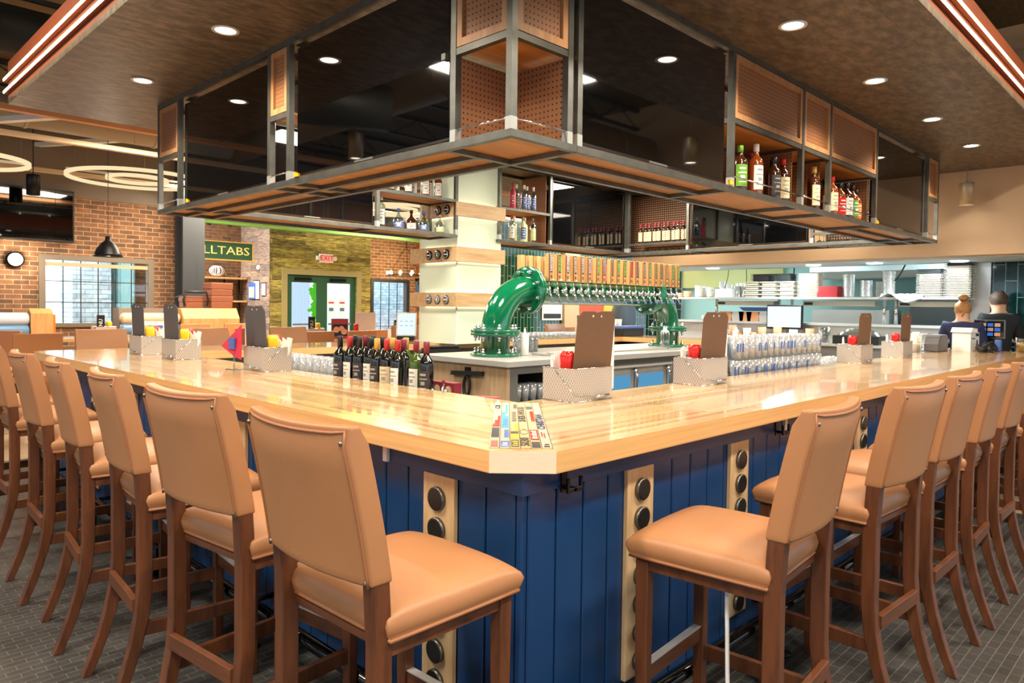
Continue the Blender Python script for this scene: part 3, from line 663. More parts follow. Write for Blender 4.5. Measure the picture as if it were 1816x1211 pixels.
# mid rails, shelf ceilings, bottle rails
S=[]
for a,b_ in ((PL[0],PL[1]),(PL[2],PL[3]),(PL[4],PL[5])): S+=[((XA+r,a+r,ZM),(XA+r,b_-r,ZM)),((xi-r,a+r,ZM),(xi-r,b_-r,ZM))]
for a,b_ in ((PR[0],PR[1]),(PR[2],PR[5]),(PR[6],PR[7])): S+=[((a+r,YA+r,ZM),(b_-r,YA+r,ZM)),((a+r,yi-r,ZM),(b_-r,yi-r,ZM))]
for x in PR[2:6]: S.append(((x,YA+r,ZM),(x,yi-r,ZM)))
for a,b_ in ((PBK[2],PBK[3]),(PBK2[0],PBK2[1])): S+=[((a+r,yj+r,2.585),(b_-r,yj+r,2.585)),((a+r,YB2-r,2.585),(b_-r,YB2-r,2.585)),((a,yj+r,2.585),(a,YB2-r,2.585)),((b_,yj+r,2.585),(b_,YB2-r,2.585))]
S+=[((xj+r,PEN[2],2.33),(xj+r,PEN[3],2.33)),((xj+r,PEN[0],2.33),(xj+r,PEN[1],2.33))]
beams('mid_rail',S,r0=r-.0022)
def pl2(x0,x1,y0,y1,z,nm='shelf_board',m='ply'): MB().box(x0,x1,y0,y1,z-ZB,z-ZB+.014).build(nm,m,rack)
pl2(XA+q,xi-q,PL[0]+q,PL[1]-r,ZM+.004); pl2(XA+q,xi-q,PL[2]+r,PL[3]-r,ZM+.004)
for i in (2,3,4): pl2(PR[i]+r,PR[i+1]-r,YA+q,yi-q,ZM+.004)
pl2(PBK[2]+r,PBK[3]-r,yj+q,YB2-q,2.588); pl2(PBK2[0]+r,PBK2[1]-r,yj+q,YB2-q,2.588); pl2(xj+q,XB-q,PEN[2]+r,PEN[3]-r,2.33)
def pg(x0,x1,y0,y1,z0,z1,m): MB().box(x0,x1,y0,y1,z0-ZB,z1-ZB).build('pegboard',m,rack)
# corner cube walls, bay dividers and backs
pg(XA+q,XA+W-q,YA+.36,YA+.366,ZB+q,ZM-.02,'peg_y'); pg(XA+.36,XA+.366,YA+q,YA+.36,ZB+q,ZM-.02,'peg_x')
pg(xi-.03,xi-.024,PL[2]+r,PL[3]-r,ZB+q,ZM,'peg_x')
for x in (PR[3],PR[4],PR[5]): pg(x+r*.2,x+r*.2+.006,YA+q+.05,yi-q,ZB+q,ZM-.02,'peg_x')
for i in (2,3,4): pg(PR[i]+r,PR[i+1]-r,yi-.03,yi-.024,ZB+q,ZM,'peg_y')
pg(5.0,5.006,yj+q,YB2-q,ZB+q,ZT-q,'peg_x')
pg(XB-.05,XB-.044,PEN[2]+r,YB2-q,ZB+q,ZT-q,'peg_lit_x'); pg(XB-.05,XB-.044,PEN[0],PEN[1],ZB+q,2.6,'peg_lit_x')
pg(5.06,6.6,YB2-.03,YB2-.024,ZB+q,ZT-q,'peg_y'); pg(xj+q,XB-q,YB2-.045,YB2-.04,ZB+q,ZT-q,'peg_y')
rails=[((XA+r,PL[0]+r,2.285),(XA+r,PL[1]-r,2.285)),((XA+r,PL[2]+r,2.285),(XA+r,PL[3]-r,2.285)),((XA+r,PL[4]+r,2.285),(XA+r,PL[5]-r,2.285)),((PR[0]+r,YA+r,2.285),(PR[1]-r,YA+r,2.285)),
 ((PR[2],YA+r,2.30),(PR[3],YA+r,2.30)),((PR[3],YA+r,2.30),(PR[4],YA+r,2.30)),((PR[4],YA+r,2.30),(PR[5],YA+r,2.30)),((PR[6],YA+r,2.285),(PR[7]-r,YA+r,2.285))]
for p0,p1 in rails:
    b=MB(); b.cyl((p0[0],p0[1],p0[2]-ZB),(p1[0],p1[1],p1[2]-ZB),.005,8); b.build('bottle_rail','chrome',rack)
# televisions
def tv(lab,face,a,b_,z0,z1,pos,tilt=0):
    w=b_-a; h=z1-z0
    t=thing('television',lab,'television',{'L':(pos,(a+b_)/2,z0),'R':((a+b_)/2,pos,z0)}[face],-PI/2 if face=='L' else 0,'televisions in the hanging rack')
    b=MB(); b.box(-w/2,w/2,.004,.045,0,h); b.box(-w*.3,w*.3,.045,.075,h*.15,h*.7); o=b.build('casing','tv_bezel',t,bevel=.004,segs=1)
    MB().box(-w/2+.012,w/2-.012,.001,.004,.016,h-.012).build('screen','tv_glass',t)
    b=MB(); b.box(-w*.06,w*.06,.0,.004,.002,.012); b.build('badge','steel_dark',t)
    if tilt: t.rotation_euler=(tilt,0,t.rotation_euler[2])
    return t
TV0,TV1=ZB+q+.012,ZT-q-.03
tv('large black television facing left, beside the front corner of the rack','L',PL[1]+.04,PL[2]-.07,TV0,TV1,XA+.02)
t=tv('black television tilted in the far left bay of the rack','L',PL[3]+.05,PL[4]-.04,TV0,TV1,XA+.03)
tv('large black television facing right, beside the front corner of the rack','R',PR[1]+.05,PR[2]-.07,TV0,TV1,YA+.02)
tv('black television at the right end of the rack past the bottle bays','R',PR[5]+.04,PR[6]-.04,TV0,TV1,YA+.03)
tv('black television on the far run of the rack left of the glowing column','R',PBK[1]+.05,PBK[2]-.04,TV0,TV1,yj+.02)
tv('black television on the far run of the rack right of the glowing column','R',PBK2[1]+.05,PBK2[2]-.06,TV0,TV1,yj+.02)
tv('black television on the inner end run of the rack','L',PEN[1]+.06,PEN[2]-.05,TV0,TV1,xj+.02)
for i,p in enumerate(((PL[2]-.12,'L'),(PL[4]-.2,'L'),(PR[2]-.03,'R'),(PR[5]+.02,'R'))):
    b=MB(); b.cb((0,0,0),(.012,.05,.018)); b.cb((0,.012,.012),(.014,.02,.014)); o=b.build('cable_tag','yellow'); o.location=(XA-.004,p[0],ZB+q+.012) if p[1]=='L' else (p[0],YA-.004,ZB+q+.012)
    if p[1]=='R': o.rotation_euler=(0,0,PI/2)
    tag(o,'yellow tag on the rack edge below the %s'%('large left television','far left television','large right television','right end television')[i],'tag')
# recessed ceiling lights
for i,(x,y) in enumerate(DOWN+[(2.2,5.25),(4.9,5.25),(7.5,2.2),(7.5,4.2)]):
    lab=['round recessed light above the %s'%s for s in ('left bar wing near the corner','left bar wing, middle one','left bar wing, far one','right bar wing near the corner','right bar wing, second along','right bar wing, third along','right bar wing, fourth along','right bar wing, fifth along','far bar wing, left one','far bar wing, right one','end bar wing, near one','end bar wing, far one')][i]
    t=thing('recessed_light',lab,'ceiling light',(x,y,3.08),0,'recessed lights in the bar ceiling')
    b=MB(); b.lathe([(.062,0),(.078,-.001),(.078,-.006),(.060,-.007),(.056,0)],(0,0,0),24); b.build('trim_ring','white',t); b=MB(); b.disc((0,0,-.003),.058,'z',24); b.build('lens','led_disc',t)

# ================= GLOWING COLUMN =================
cx0,cx1,cy0,cy1=3.625,4.26,4.475,5.1
t=thing('glowing_column','square backlit frosted column wrapped with oak bands beside the taps','column',(cx0,cy0,ZC))
MB().box(0,cx1-cx0,0,cy1-cy0,.002,ZT-ZC-.001).build('frosted_panel','frost',t)
b=MB()
for x,y in ((0,0),(cx1-cx0,0),(0,cy1-cy0),(cx1-cx0,cy1-cy0)): b.box(x-.008,x+.008,y-.008,y+.008,0,ZT-ZC)
b.build('corner_trim','white',t)
D2=.07
for z0,z1,nm in ((1.47,1.625,3),(1.95,2.11,3),(2.43,2.58,2)):
    xo0,xo1,yo0=-D2,cx1-cx0+.02,-D2
    xL=xo0
    b=MB(); b.box(xo0,-.022,yo0,cy1-cy0+.10 if z0<2.2 else cy1-cy0-.1,z0-ZC,z1-ZC); b.box(-.022,xo1,yo0,-.022,z0-ZC,z1-ZC); bd=b.build('oak_band','oak_x',t,bevel=.002,segs=1)
    for zt_ in (z0-ZC+.004,z1-ZC-.010):
        b=MB(); b.box(-.011,-.004,.0,cy1-cy0-.1,zt_,zt_+.006); b.box(0,cx1-cx0,-.011,-.004,zt_,zt_+.006); b.build('led_tape','tape',t)
    for k in range(nm):
        yy=.09+k*.145; zz=(z0+z1)/2-ZC
        m=MB().lathe([(0,xo0-.014),(.047,xo0-.014),(.052,xo0-.010),(.052,xo0),(0,xo0)],(0,yy,zz),24,'x').build('badge','black_gloss' if z0>1.9 else 'rim_steel',t)
        MB().lathe([(.034,xo0-.0165),(.038,xo0-.0165),(.038,xo0-.013),(.034,xo0-.013)],(0,yy,zz),20,'x').build('badge_ring','white',m)
        b=MB(); b.cb((xo0-.015,yy,zz),(.002,.02,.04)) if k%2 else b.cb((xo0-.015,yy,zz),(.002,.05,.014)); b.build('badge_mark','white',m)
# ================= TAP ISLAND =================
IX0,IX1,IY0,IY1,ZI=2.55,6.0,2.62,3.66,1.055
t=thing('tap_island','stainless steel and wood back bar island carrying the green beer pipe','counter',(IX0,IY0,0))
W_,D_=IX1-IX0,IY1-IY0
MB().box(-.03,W_+.03,-.03,D_+.03,ZI-.05,ZI).build('steel_top','steel',t,bevel=.006)
MB().box(0,.03,0,D_,.1,ZI-.051).build('end_panel','island_wood',t)
b=MB(); b.box(.03,.06,0,D_,.1,ZI-.051); b.box(.55,.6,0,D_,.1,ZI-.051); b.box(.06,.55,D_-.03,D_,.1,ZI-.051); b.box(.06,.55,0,D_-.03,.1,.14); b.box(.06,.55,0,.02,ZI-.11,ZI-.051); b.box(.06,.12,0,.02,.14,ZI-.11); b.box(.06,.55,0,.02,.14,.68); b.box(.5,.55,0,.02,.14,ZI-.11)
b.build('glass_cabinet','steel_dark',t); MB().box(.12,.5,.02,D_-.05,.68,.7).build('rack_shelf','black_metal',t)
MB().box(.6,W_,.06,D_,.1,ZI-.051).build('cooler_body','steel_dark',t); MB().box(.6,W_,-.02,.06,ZI-.13,ZI-.11).build('work_ledge','steel',t)
for k in range(5):
    x0=.63+k*.56; d=MB().box(x0,x0+.54,.02,.06,.12,ZI-.135).build('cooler_door','steel',t,bevel=.003,segs=1)
    MB().box(x0+.05,x0+.47,.012,.02,.2,ZI-.205).build('window','fridge_glow' if k in (1,2,4) else 'tv_glass',d); MB().tube([(x0+.5,.02,ZI-.16),(x0+.5,-.035,ZI-.165),(x0+.5,-.045,ZI-.24),(x0+.5,-.03,ZI-.42),(x0+.5,.02,ZI-.43)],.017,8).build('handle','chrome',d)
gl=[]
def glass_mb(r0=.032,r1=.04,h=.15,th=.003):
    b=MB(); b.lathe([(0,.0),(r0,.0),(r1,h),(r1-th,h),(r0-th,.012),(0,.010)],n=16); return b
# squeegee on the end panel
t=thing('squeegee','black handled squeegee hanging on the wooden island end','squeegee',(IX0-.002,3.07,.935))
b=MB(); b.box(-.03,-.0,-.19,.19,-.012,.012); b.box(-.038,-.006,-.19,.19,-.02,-.012); b.rot(.0); b.v=[(x,y,z-.05*y) for x,y,z in b.v]; b.build('blade','black',t); MB().cb((-.008,0,.02),(.016,.06,.05)).build('clip','black_metal',t)
pts=[( -.02,.036*math.sin(2*PI*k/18)*(1.0),-.115-.085*math.cos(2*PI*k/18)) for k in range(18)]
MB().tube(pts,.012,8,closed=True).build('handle','black',t)
# ================= GREEN BEER PIPE =================
PY=3.12; xl,xr=2.9,5.6; zp=1.63; rr=.37; pr=.125
t=thing('beer_tower','glossy green industrial pipe beer tower with bolted flanges','beer tower',(xl,PY,ZI))
L=xr-xl; z0=zp-ZI
def bolts(par,c,R,axis,n=8,th=.05,ph=.2):
    for k in range(n):
        a=2*PI*k/n+ph; u,v=R*math.cos(a),R*math.sin(a); b=MB()
        for s in (-1,1):
            if axis=='z': p=(c[0]+u,c[1]+v,c[2]+s*th/2); e=(0,0,s*.022)
            else: p=(c[0]+s*th/2,c[1]+u,c[2]+v); e=(s*.022,0,0)
            b.cyl(p,(p[0]+e[0],p[1]+e[1],p[2]+e[2]),.017,6); b.cyl(p,(p[0]+e[0]*2.1,p[1]+e[1]*2.1,p[2]+e[2]*2.1),.009,8)
        b.build('bolt','chrome',par)
def flange(c,axis,R=.215,th=.022,nm='flange',gap=.0):
    o=MB().lathe([(pr-.01,-th/2),(R,-th/2),(R,th/2),(pr-.01,th/2)],c,40,axis); return o.build(nm,'green_paint',t,bevel=.003,segs=1)
for sgn,xx in ((1,0),(-1,L)):
    MB().lathe([(pr,0),(pr,.2)],(xx,0,0),40).build('riser','green_paint',t)
    f=flange((xx,0,.012),'z'); bolts(f,(xx,0,.012),.175,'z',8,.022)
    f=flange((xx,0,.188),'z'); g=flange((xx,0,.214),'z'); bolts(f,(xx,0,.2),.175,'z',8,.05)
    arc=[]
    zs=z0-rr
    for k in range(13):
        a=PI/2*k/12; arc.append((xx+sgn*(rr-rr*math.cos(a)),0,zs+rr*math.sin(a)))
    MB().tube([(xx,0,.2)]+arc+[(xx+sgn*(rr+.02),0,z0)],pr,40).build('elbow','green_paint',t)
    f=flange((xx+sgn*(rr+.01),0,z0),'x'); g=flange((xx+sgn*(rr+.038),0,z0),'x'); bolts(f,(xx+sgn*(rr+.024),0,z0),.175,'x',8,.05,.39)
MB().lathe([(pr,rr+.03),(pr,L-rr-.03)],(0,0,z0),40,'x').build('cross_pipe','green_paint',t)
# taps: front row and back row
inks=[(235,235,230),(120,220,60),(230,230,230),(200,200,190),(210,215,225),(190,190,200),(130,230,70),(170,170,190),(150,120,110),(120,210,60),(120,200,60),(170,40,50),(150,110,110),(170,170,180),(110,200,120),(150,160,60),(120,120,120),(190,170,90),(90,200,110),(120,220,90)]
for i,c_ in enumerate(inks): P('ink_%d'%i,c_,.5)
words=['KRUTSCH','LIFT','PALE','AMBER','LAGER','STOUT','CIDER','PORTER','BOCK','IPA','HAZY','RED ALE','BROWN','PILSNER','SOUR','WHEAT','DARK','HONEY','LIGHT','SESSION']
def make_tap(back):
    s=1 if back else -1
    t=thing('beer_tap','x','beer tap')
    b=MB(); b.cyl((0,s*pr*.9,0),(0,s*(pr+.05),0),.013,10); b.cyl((0,s*(pr+.05),-.035),(0,s*(pr+.05),.03),.012,10); b.cyl((0,s*(pr+.05),.03),(0,s*(pr+.045),.085),.007,8); b.cyl((0,s*(pr+.05),-.01),(0,s*(pr+.085),-.085),.009,8); b.lathe([(0,-.02),(.02,-.012),(.02,.012),(0,.02)],(0,s*(pr+.012),0),10,'y'); b.build('faucet','chrome',t)
    MB().cyl((0,s*(pr+.085),-.085),(0,s*(pr+.088),-.102),.012,8).build('spout_cap','label_blue',t)
    b=MB(); b.prism([(-.026,.085),(.026,.085),(.030,.33),(-.030,.33)],s*(pr+.022),s*(pr+.068),'y'); h=b.build('handle','honey',t,bevel=.002,segs=1)
    MB().box(-.028,-.016,s*(pr+.0685),s*(pr+.07),.09,.325).build('stripe','walnut',h)
    return t
# ================= TAPS =================
xs=[3.40+i*.1105 for i in range(20)]
tapA=make_tap(False); TA=tree(tapA); tapB=make_tap(True); TB=tree(tapB)
for i,x in enumerate(xs):
    lab='wooden handled chrome tap, %s from the left on the pipe front'%(['first','second','third','fourth','fifth','sixth','seventh','eighth','ninth','tenth','eleventh','twelfth','thirteenth','fourteenth','fifteenth','sixteenth','seventeenth','eighteenth','nineteenth','last'][i])
    if i==0: t=tapA; t.location=(x,PY,zp); t['label']=lab; t['group']='front beer taps'
    else: t=dup(tapA,(x,PY,zp),0,lab,'front beer taps',TA)
    t.rotation_euler=(0,random.uniform(-.03,.03),random.uniform(-.05,.05))
    b=MB(); b.box(-.008,.021,-pr-.0705,-pr-.0685,.160,.325); pl_=b.build('tap_label','label_dark' if i!=11 else 'wax_maroon',t)
    b=MB(); rnd=random.Random(i)
    z=.175
    while z<.312:
        h=rnd.uniform(.006,.013); k=rnd.randint(0,2)
        if k==0: b.box(-.006,.016,-pr-.0715,-pr-.0705,z,z+h*.45)
        elif k==1: b.box(-.006,.004,-pr-.0715,-pr-.0705,z,z+h*.8); b.box(.008,.016,-pr-.0715,-pr-.0705,z,z+h*.5)
        else: b.box(.002,.016,-pr-.0715,-pr-.0705,z,z+h*.6); b.box(-.006,-.002,-pr-.0715,-pr-.0705,z,z+h)
        z+=h+.003
    b.build('lettering','ink_%d'%i,t)
    b=MB(); b.tube([(-.008,-pr-.069,.10),(.018,-pr-.069,.10),(.018,-pr-.069,.15),(-.008,-pr-.069,.15)],.0016,4,closed=True); b.box(0,.010,-pr-.0705,-pr-.0685,.112,.138); b.build('crest','label_dark',t)
for i,x in enumerate(xs[:6]):
    lab='beer tap seen from behind over the back of the green pipe, %s from the left'%ordn[i]
    if i==0: t=tapB; t.location=(x-.02,PY,zp); t['label']=lab; t['group']='rear beer taps'
    else: t=dup(tapB,(x-.02,PY,zp),0,lab,'rear beer taps',TB)

# ================= BOTTLES =================
BP={}
def bottle(kind, lab, loc, group, body='whiskey', cap='black', label='label_white', h=.3, r=.037, rz=0, sq=False, lab2=None, shape='wine'):
    key=(kind,body,cap,label,h,r,shape)
    if key in BP:
        return dup(BP[key][0],loc,rz,lab,group,BP[key][1])
    t=thing(kind,lab,'bottle',loc,rz,group); n=20
    if shape=='wine': pf=[(0,.003),(r*.9,0),(r,.006),(r,h*.62),(r*.93,h*.68),(r*.45,h*.76),(r*.38,h*.82),(r*.36,h*.97),(0,h*.97)]; c0,cr=.80,.42; l0,l1=.16,.52
    elif shape=='spirit': pf=[(0,.003),(r*.92,0),(r,.01),(r,h*.64),(r*.9,h*.70),(r*.42,h*.78),(r*.36,h*.82),(r*.34,h*.95),(0,h*.95)]; c0,cr=.85,.42; l0,l1=.12,.58
    else: pf=[(0,.003),(r*.9,0),(r,.02),(r,h*.42),(r*.85,h*.55),(r*.35,h*.68),(r*.24,h*.74),(r*.24,h*.9),(0,h*.9)]; c0,cr=.86,.33; l0,l1=.12,.38
    o=MB().lathe(pf,n=n).build('bottle_body',body,t)
    if body in('tequila','glass_clear') : MB().lathe([(0,.012),(r*.9,.012),(r*.9,h*.45),(0,h*.45)],n=12).build('liquid','tequila' if body=='tequila' else 'label_white' if 0 else 'glass',t)
    MB().lathe([(r*(cr-.02),h*c0),(r*cr,h*c0),(r*cr,h*.995),(r*(cr-.04),h),(0,h)],n=14).build('cap',cap,t)
    if label:
        vs=[];m=9
        for zz in (h*l0,h*l1):
            for k in range(m): a=-PI/2+(-.95+1.9*k/(m-1)); vs.append(((r+.0006)*math.cos(a),(r+.0006)*math.sin(a),zz))
        b=MB(); b.add(vs,[(k,k+1,m+k+1,m+k) for k in range(m-1)],True); lb=b.build('label',label,t)
        b=MB()
        for zz,wd,hh in ((.82,.5,.07),(.62,.7,.04),(.42,.35,.12),(.2,.6,.03)):
            z=h*(l0+(l1-l0)*zz); m2=5; vs=[]
            for z_ in (z-h*hh*.25,z+h*hh*.25):
                for k in range(m2): a=-PI/2+wd*(-.9+1.8*k/(m2-1)); vs.append(((r+.0012)*math.cos(a),(r+.0012)*math.sin(a),z_))
            b.add(vs,[(k,k+1,m2+k+1,m2+k) for k in range(m2-1)],True)
        b.build('print',lab2 or ('label_print' if label in('label_white','label_cream','label_dark') else 'label_white'),lb)
    BP[key]=(t,tree(t)); return t
def yl(x,u):
    P_=[(603,2.45),(655,2.14),(706,1.87),(756,1.62)]
    for (a,ya),(b_,yb) in zip(P_[:-1],P_[1:]):
        if u<=b_: break
    y=ya+(yb-ya)*(u-a)/(b_-a); return (y+1.341)*(x+1.407)/2.357-1.341
wine=[('black',603,.90,'bottle_dark','label_dark','black foil wine bottle with grey label, leftmost of the row'),('wax_red',621,.92,'bottle_dark','label_white','red foil wine bottle with white label, second in the front row'),
 ('black',638,.93,'bottle_dark','label_dark','slim black and orange necked wine bottle in the front row'),('wax_maroon',648,1.04,'bottle_dark','label_white','maroon foil wine bottle behind the third in the row'),
 ('black',656,.95,'bottle_dark','label_white','black foil wine bottle with white label in the middle of the row'),('gold',669,.90,'bottle_dark','label_dark','gold capped wine bottle with dark label in the front row'),
 ('black',680,1.05,'bottle_dark','label_dark','black foil wine bottle behind the gold capped one'),('wax_red',687,.91,'bottle_dark','label_cream','red capped wine bottle with cream label right of the gold one'),
 ('gold',697,1.02,'bottle_dark','label_dark','gold and navy capped wine bottle in the back row'),('wax_red',706,.90,'bottle_dark','label_white','nearest red capped wine bottle with low white label'),
 ('wax_maroon',717,.99,'bottle_dark','label_dark','maroon capped wine bottle behind the nearest red one'),('gold',721,1.10,'bottle_green','label_white','gold capped golden green bottle of white wine in the back'),
 ('wax_maroon',739,.95,'bottle_green','label_white','maroon capped green glass bottle, second from the right'),('wax_maroon',756.5,.92,'bottle_dark','label_dark','maroon capped bottle with green shoulder, rightmost of the row'),
 ('black',629,1.02,'bottle_dark','label_dark','plain black necked wine bottle behind the red foil one'),('black',663,1.08,'bottle_dark','label_dark','plain dark wine bottle in the rear middle of the row')]
for cap,u,x,body,lb,lab in wine: bottle('wine_bottle',lab,(x,yl(x,u),.985),'wine bottles behind the left bar wing',body,cap,lb,h=.31,r=.038,rz=-PI/2+.2+random.uniform(-.3,.3))
ls=thing('speed_rail','stainless shelf unit under the left bar top holding wine and glasses','shelf',(1.0,2.3,.98))
MB().box(-.16,.22,-1.15,1.35,0,.004).build('shelf','steel',ls); MB().box(-.16,-.15,-1.1,1.3,-.86,0).build('panel','steel_dark',ls); MB().box(.20,.22,-1.1,1.3,-.86,0).build('panel','steel_dark',ls)
for i,(x,y) in enumerate(((.93,1.555),(.945,1.47))):
    bottle('miniature_bottle','tiny clear bottle with maroon cap before the wine row, %s one'%('left','right')[i],(x,y,.985),'miniature bottles','glass_clear','wax_maroon',None,h=.12,r=.024,shape='decanter')
t=thing('card_box','maroon card carton with round holes behind the miniature bottles','carton',(1.01,1.53,.985)); MB().box(-.02,.03,-.09,.09,0,.10).build('carton','wax_maroon',t)
for s in(-.045,.045): MB().disc((-.021,s,.06),.024,'x').build('hole','label_cream',t)
bx_=[('green and white labelled whiskey bottle, leftmost in the long bottle bay',2.93,.90,'whiskey_dark','label_green','label_green',.27),('white capped whiskey bottle with big white label',3.15,.90,'whiskey','white','label_white',.31),('dark red capped whiskey bottle behind the white label one',3.34,1.03,'whiskey','wax_maroon','label_white',.31),
 ('black capped squat whiskey bottle with dark label',3.42,.90,'whiskey_dark','black','label_dark',.27),('dark bottle with cream label in the long bottle bay',3.52,.96,'whiskey_dark','black','label_cream',.27),('red capped whiskey bottle at the right end of the long bay',3.61,.92,'whiskey_dark','red','label_cream',.29),
 ('gold necked dark cognac bottle with cream label alone in its bay',4.1,.90,'whiskey_dark','gold','label_cream',.30),('red capped whiskey bottle with cream label in the right bottle bay',4.46,.90,'whiskey','red','label_cream',.28),('black capped whiskey bottle behind the red one in the right bay',4.62,1.02,'whiskey','black','label_cream',.29),
 ('slim amber bottle in the middle of the right bay',4.68,.92,'whiskey','cap_black','red',.26),('dark whiskey bottle with pale label in the right bay',4.78,.90,'whiskey_dark','black','label_white',.27),('amber bottle with green label in the right bay',4.93,.91,'whiskey','cap_black','label_green',.27),('amber bottle with orange label at the end of the right bay',5.04,.92,'whiskey','cap_black','orange',.25)]
for lab,x,y,body,cap,lb,h in bx_: bottle('whiskey_bottle',lab,(x,y,ZB+.035),'spirit bottles in the front rack',body,cap,lb,h=h*1.12,r=.046,shape='spirit',rz=-.5+random.uniform(-.2,.2))
z1=ZB+.035
for lab,x,body,cap,lb,h,sh,r_ in (('tall clear liquor bottle at the left end of the lower far shelf',2.74,'glass_clear','white','label_white',.33,'spirit',.04),('round blue tinted tequila bottle on the lower far shelf',2.95,'glass_clear','label_blue','label_blue',.22,'decanter',.055),
  ('squat brown tequila bottle on the lower far shelf',3.11,'whiskey_dark','cap_black','label_white',.22,'decanter',.055),('clear round tequila bottle with blue stopper on the lower far shelf',3.27,'glass_clear','label_blue','label_blue',.22,'decanter',.055),('small clear cork stopped bottle on the lower far shelf',3.38,'glass_clear','honey',None,.20,'decanter',.05),('clear cork stopped decanter nearest the column post',3.49,'glass_clear','honey','tequila',.21,'decanter',.055)):
    bottle('tequila_bottle',lab,(x,4.60 if 'small' not in lab else 4.72,z1),'bottles on the left far shelf',body,cap,lb,h=h,r=r_,shape=sh,rz=-.6)
for i,x in enumerate((2.85,2.96,3.07,3.18,3.29,3.38,3.46)): bottle('rum_bottle',['dark bottle with white label','amber rum bottle with white label'][i>3]+' on the upper far shelf, %s from the left'%ordn[i],(x,4.6+.06*(i%2),2.604),'bottles on the upper left far shelf','whiskey_dark' if i<4 else 'whiskey','black','label_white',h=.29,r=.042,shape='spirit',rz=-.6)
for i,(x,y,body,cap,lb) in enumerate(((4.27,4.62,'glass_clear','label_blue','label_white'),(4.35,4.6,'glass_clear','label_blue','label_white'),(4.50,4.52,'label_pink','wax_red','label_pink'),(4.60,4.56,'glass_clear','white','label_dark'),(4.69,4.52,'glass_clear','white','label_blue'),(4.78,4.56,'glass_clear','white','label_blue'),(4.87,4.54,'glass_clear','white','label_blue'))):
    bottle('vodka_bottle',('tall blue capped vodka bottle','tall blue capped vodka bottle','pink vodka bottle','clear vodka bottle with dark label','clear vodka bottle with blue label','clear vodka bottle with blue label','clear vodka bottle with blue label')[i]+' on the upper right far shelf, %s from the column'%ordn[i],(x,y,2.604),'bottles on the upper right far shelf',body,cap,lb,h=.34 if i<2 else .30,r=.036,shape='spirit',rz=-.6)
for i,(x,y,body,cap,lb) in enumerate(((4.27,4.62,'tequila','black','label_cream'),(4.36,4.6,'glass_clear','white','label_cream'),(4.49,4.52,'glass_clear','red','label_white'),(4.59,4.58,'tequila','white','tequila'),(4.68,4.52,'tequila','steel_dark','label_blue'),(4.77,4.58,'tequila','white','tequila'),(4.86,4.53,'glass_clear','steel_dark','tequila'),(4.94,4.6,'bottle_dark','black','label_dark'))):
    bottle('gin_bottle','%s on the lower right far shelf, %s from the column'%(('pale bottle with cream label','clear bottle with cream label','clear gin bottle with red cap','pale green bottle','pale bottle with round blue label','pale bottle behind the round label','clear square shouldered bottle','dark bottle')[i],ordn[i]),(x,y,z1),'bottles on the lower right far shelf',body,cap,lb,h=.30,r=.037,shape='spirit',rz=-.6)
for i in range(11):
    bottle('whiskey_bottle',('clear' if i%3==2 else 'amber')+' bottle with pink stopper on the end shelf, %s from the left'%(ordn+['tenth','eleventh'])[i],(6.72+.02*(i%2),4.28-i*.072,2.345),'pink stoppered bottles on the end shelf','glass_clear' if i%3==2 else 'whiskey_dark','label_pink','label_cream',h=.27,r=.033,shape='spirit',rz=-PI/2+.4)
# hanging wine glasses
def wineglass():
    t=thing('wine_glass','x','glass'); 
    MB().lathe([(.034,0),(.033,-.003),(.005,-.006),(.0035,-.012),(.0035,-.055),(.012,-.062),(.034,-.078),(.041,-.098),(.037,-.125),(.035,-.125),(.039,-.098),(.032,-.080),(0,-.062)],n=16).build('glass_body','glass_clear',t); return t
wg=wineglass(); WG=tree(wg); first=True
for (y0,n,z,lab,gr) in ((4.30,8,2.325,'wine glass hanging upside down under the bottle shelf of the end run','hanging glasses under the end shelf'),(1.88,7,2.325,'wine glass hanging upside down at the near end of the inner end run','hanging glasses at the near end')):
    for i in range(n):
        for x in (6.70,6.82):
            l=(x,y0-i*.098,z)
            if first: wg.location=l; wg['label']=lab; wg['group']=gr; first=False
            else: dup(wg,l,0,lab,gr,WG)
# ================= GLASSES ON THE BAR =================
def pint(logo):
    t=thing('pint_glass','x','glass'); glass_mb(.031,.041,.15).build('glass_body','glass_pint',t)
    if logo:
        vs=[];m=5
        for zz in (.055,.11):
            for k in range(m): a=-PI*.75+(-.55+1.1*k/(m-1)); rr_=.0325+.01*zz/.15+.0012; vs.append((rr_*math.cos(a),rr_*math.sin(a),zz))
        b=MB(); b.add([v for v in vs],[(k,k+1,m+k+1,m+k) for k in range(0,m-1,2)],True); b.build('logo','label_blue',t)
    return t
pg_=pint(True); PG=tree(pg_); pn_=pint(False); PN=tree(pn_); f1=f2=True
ledge=thing('glass_ledge','stainless ledge below the right bar top carrying stacked pint glasses','shelf',(3.9,1.05,1.0)); MB().box(-1.15,1.9,-.20,.2,-.006,0).build('shelf','steel',ledge); MB().box(-1.1,1.85,.16,.18,-.88,-.006).build('panel','steel_dark',ledge)
for k in range(15):
    for j in range(3):
        for lv in (0,1):
            l=(2.93+k*.092,.90+j*.092,1.0+lv*.151); lab='clear pint glass with a blue print, %s tier by the right bar wing'%('lower','upper')[lv]
            if f1: t=pg_; t.location=l; t['label']=lab; t['group']='pint glasses with blue prints, %s tier'%('lower','upper')[lv]; f1=False
            else: dup(pg_,l,random.uniform(-1,1),lab,'pint glasses with blue prints, %s tier'%('lower','upper')[lv],PG)
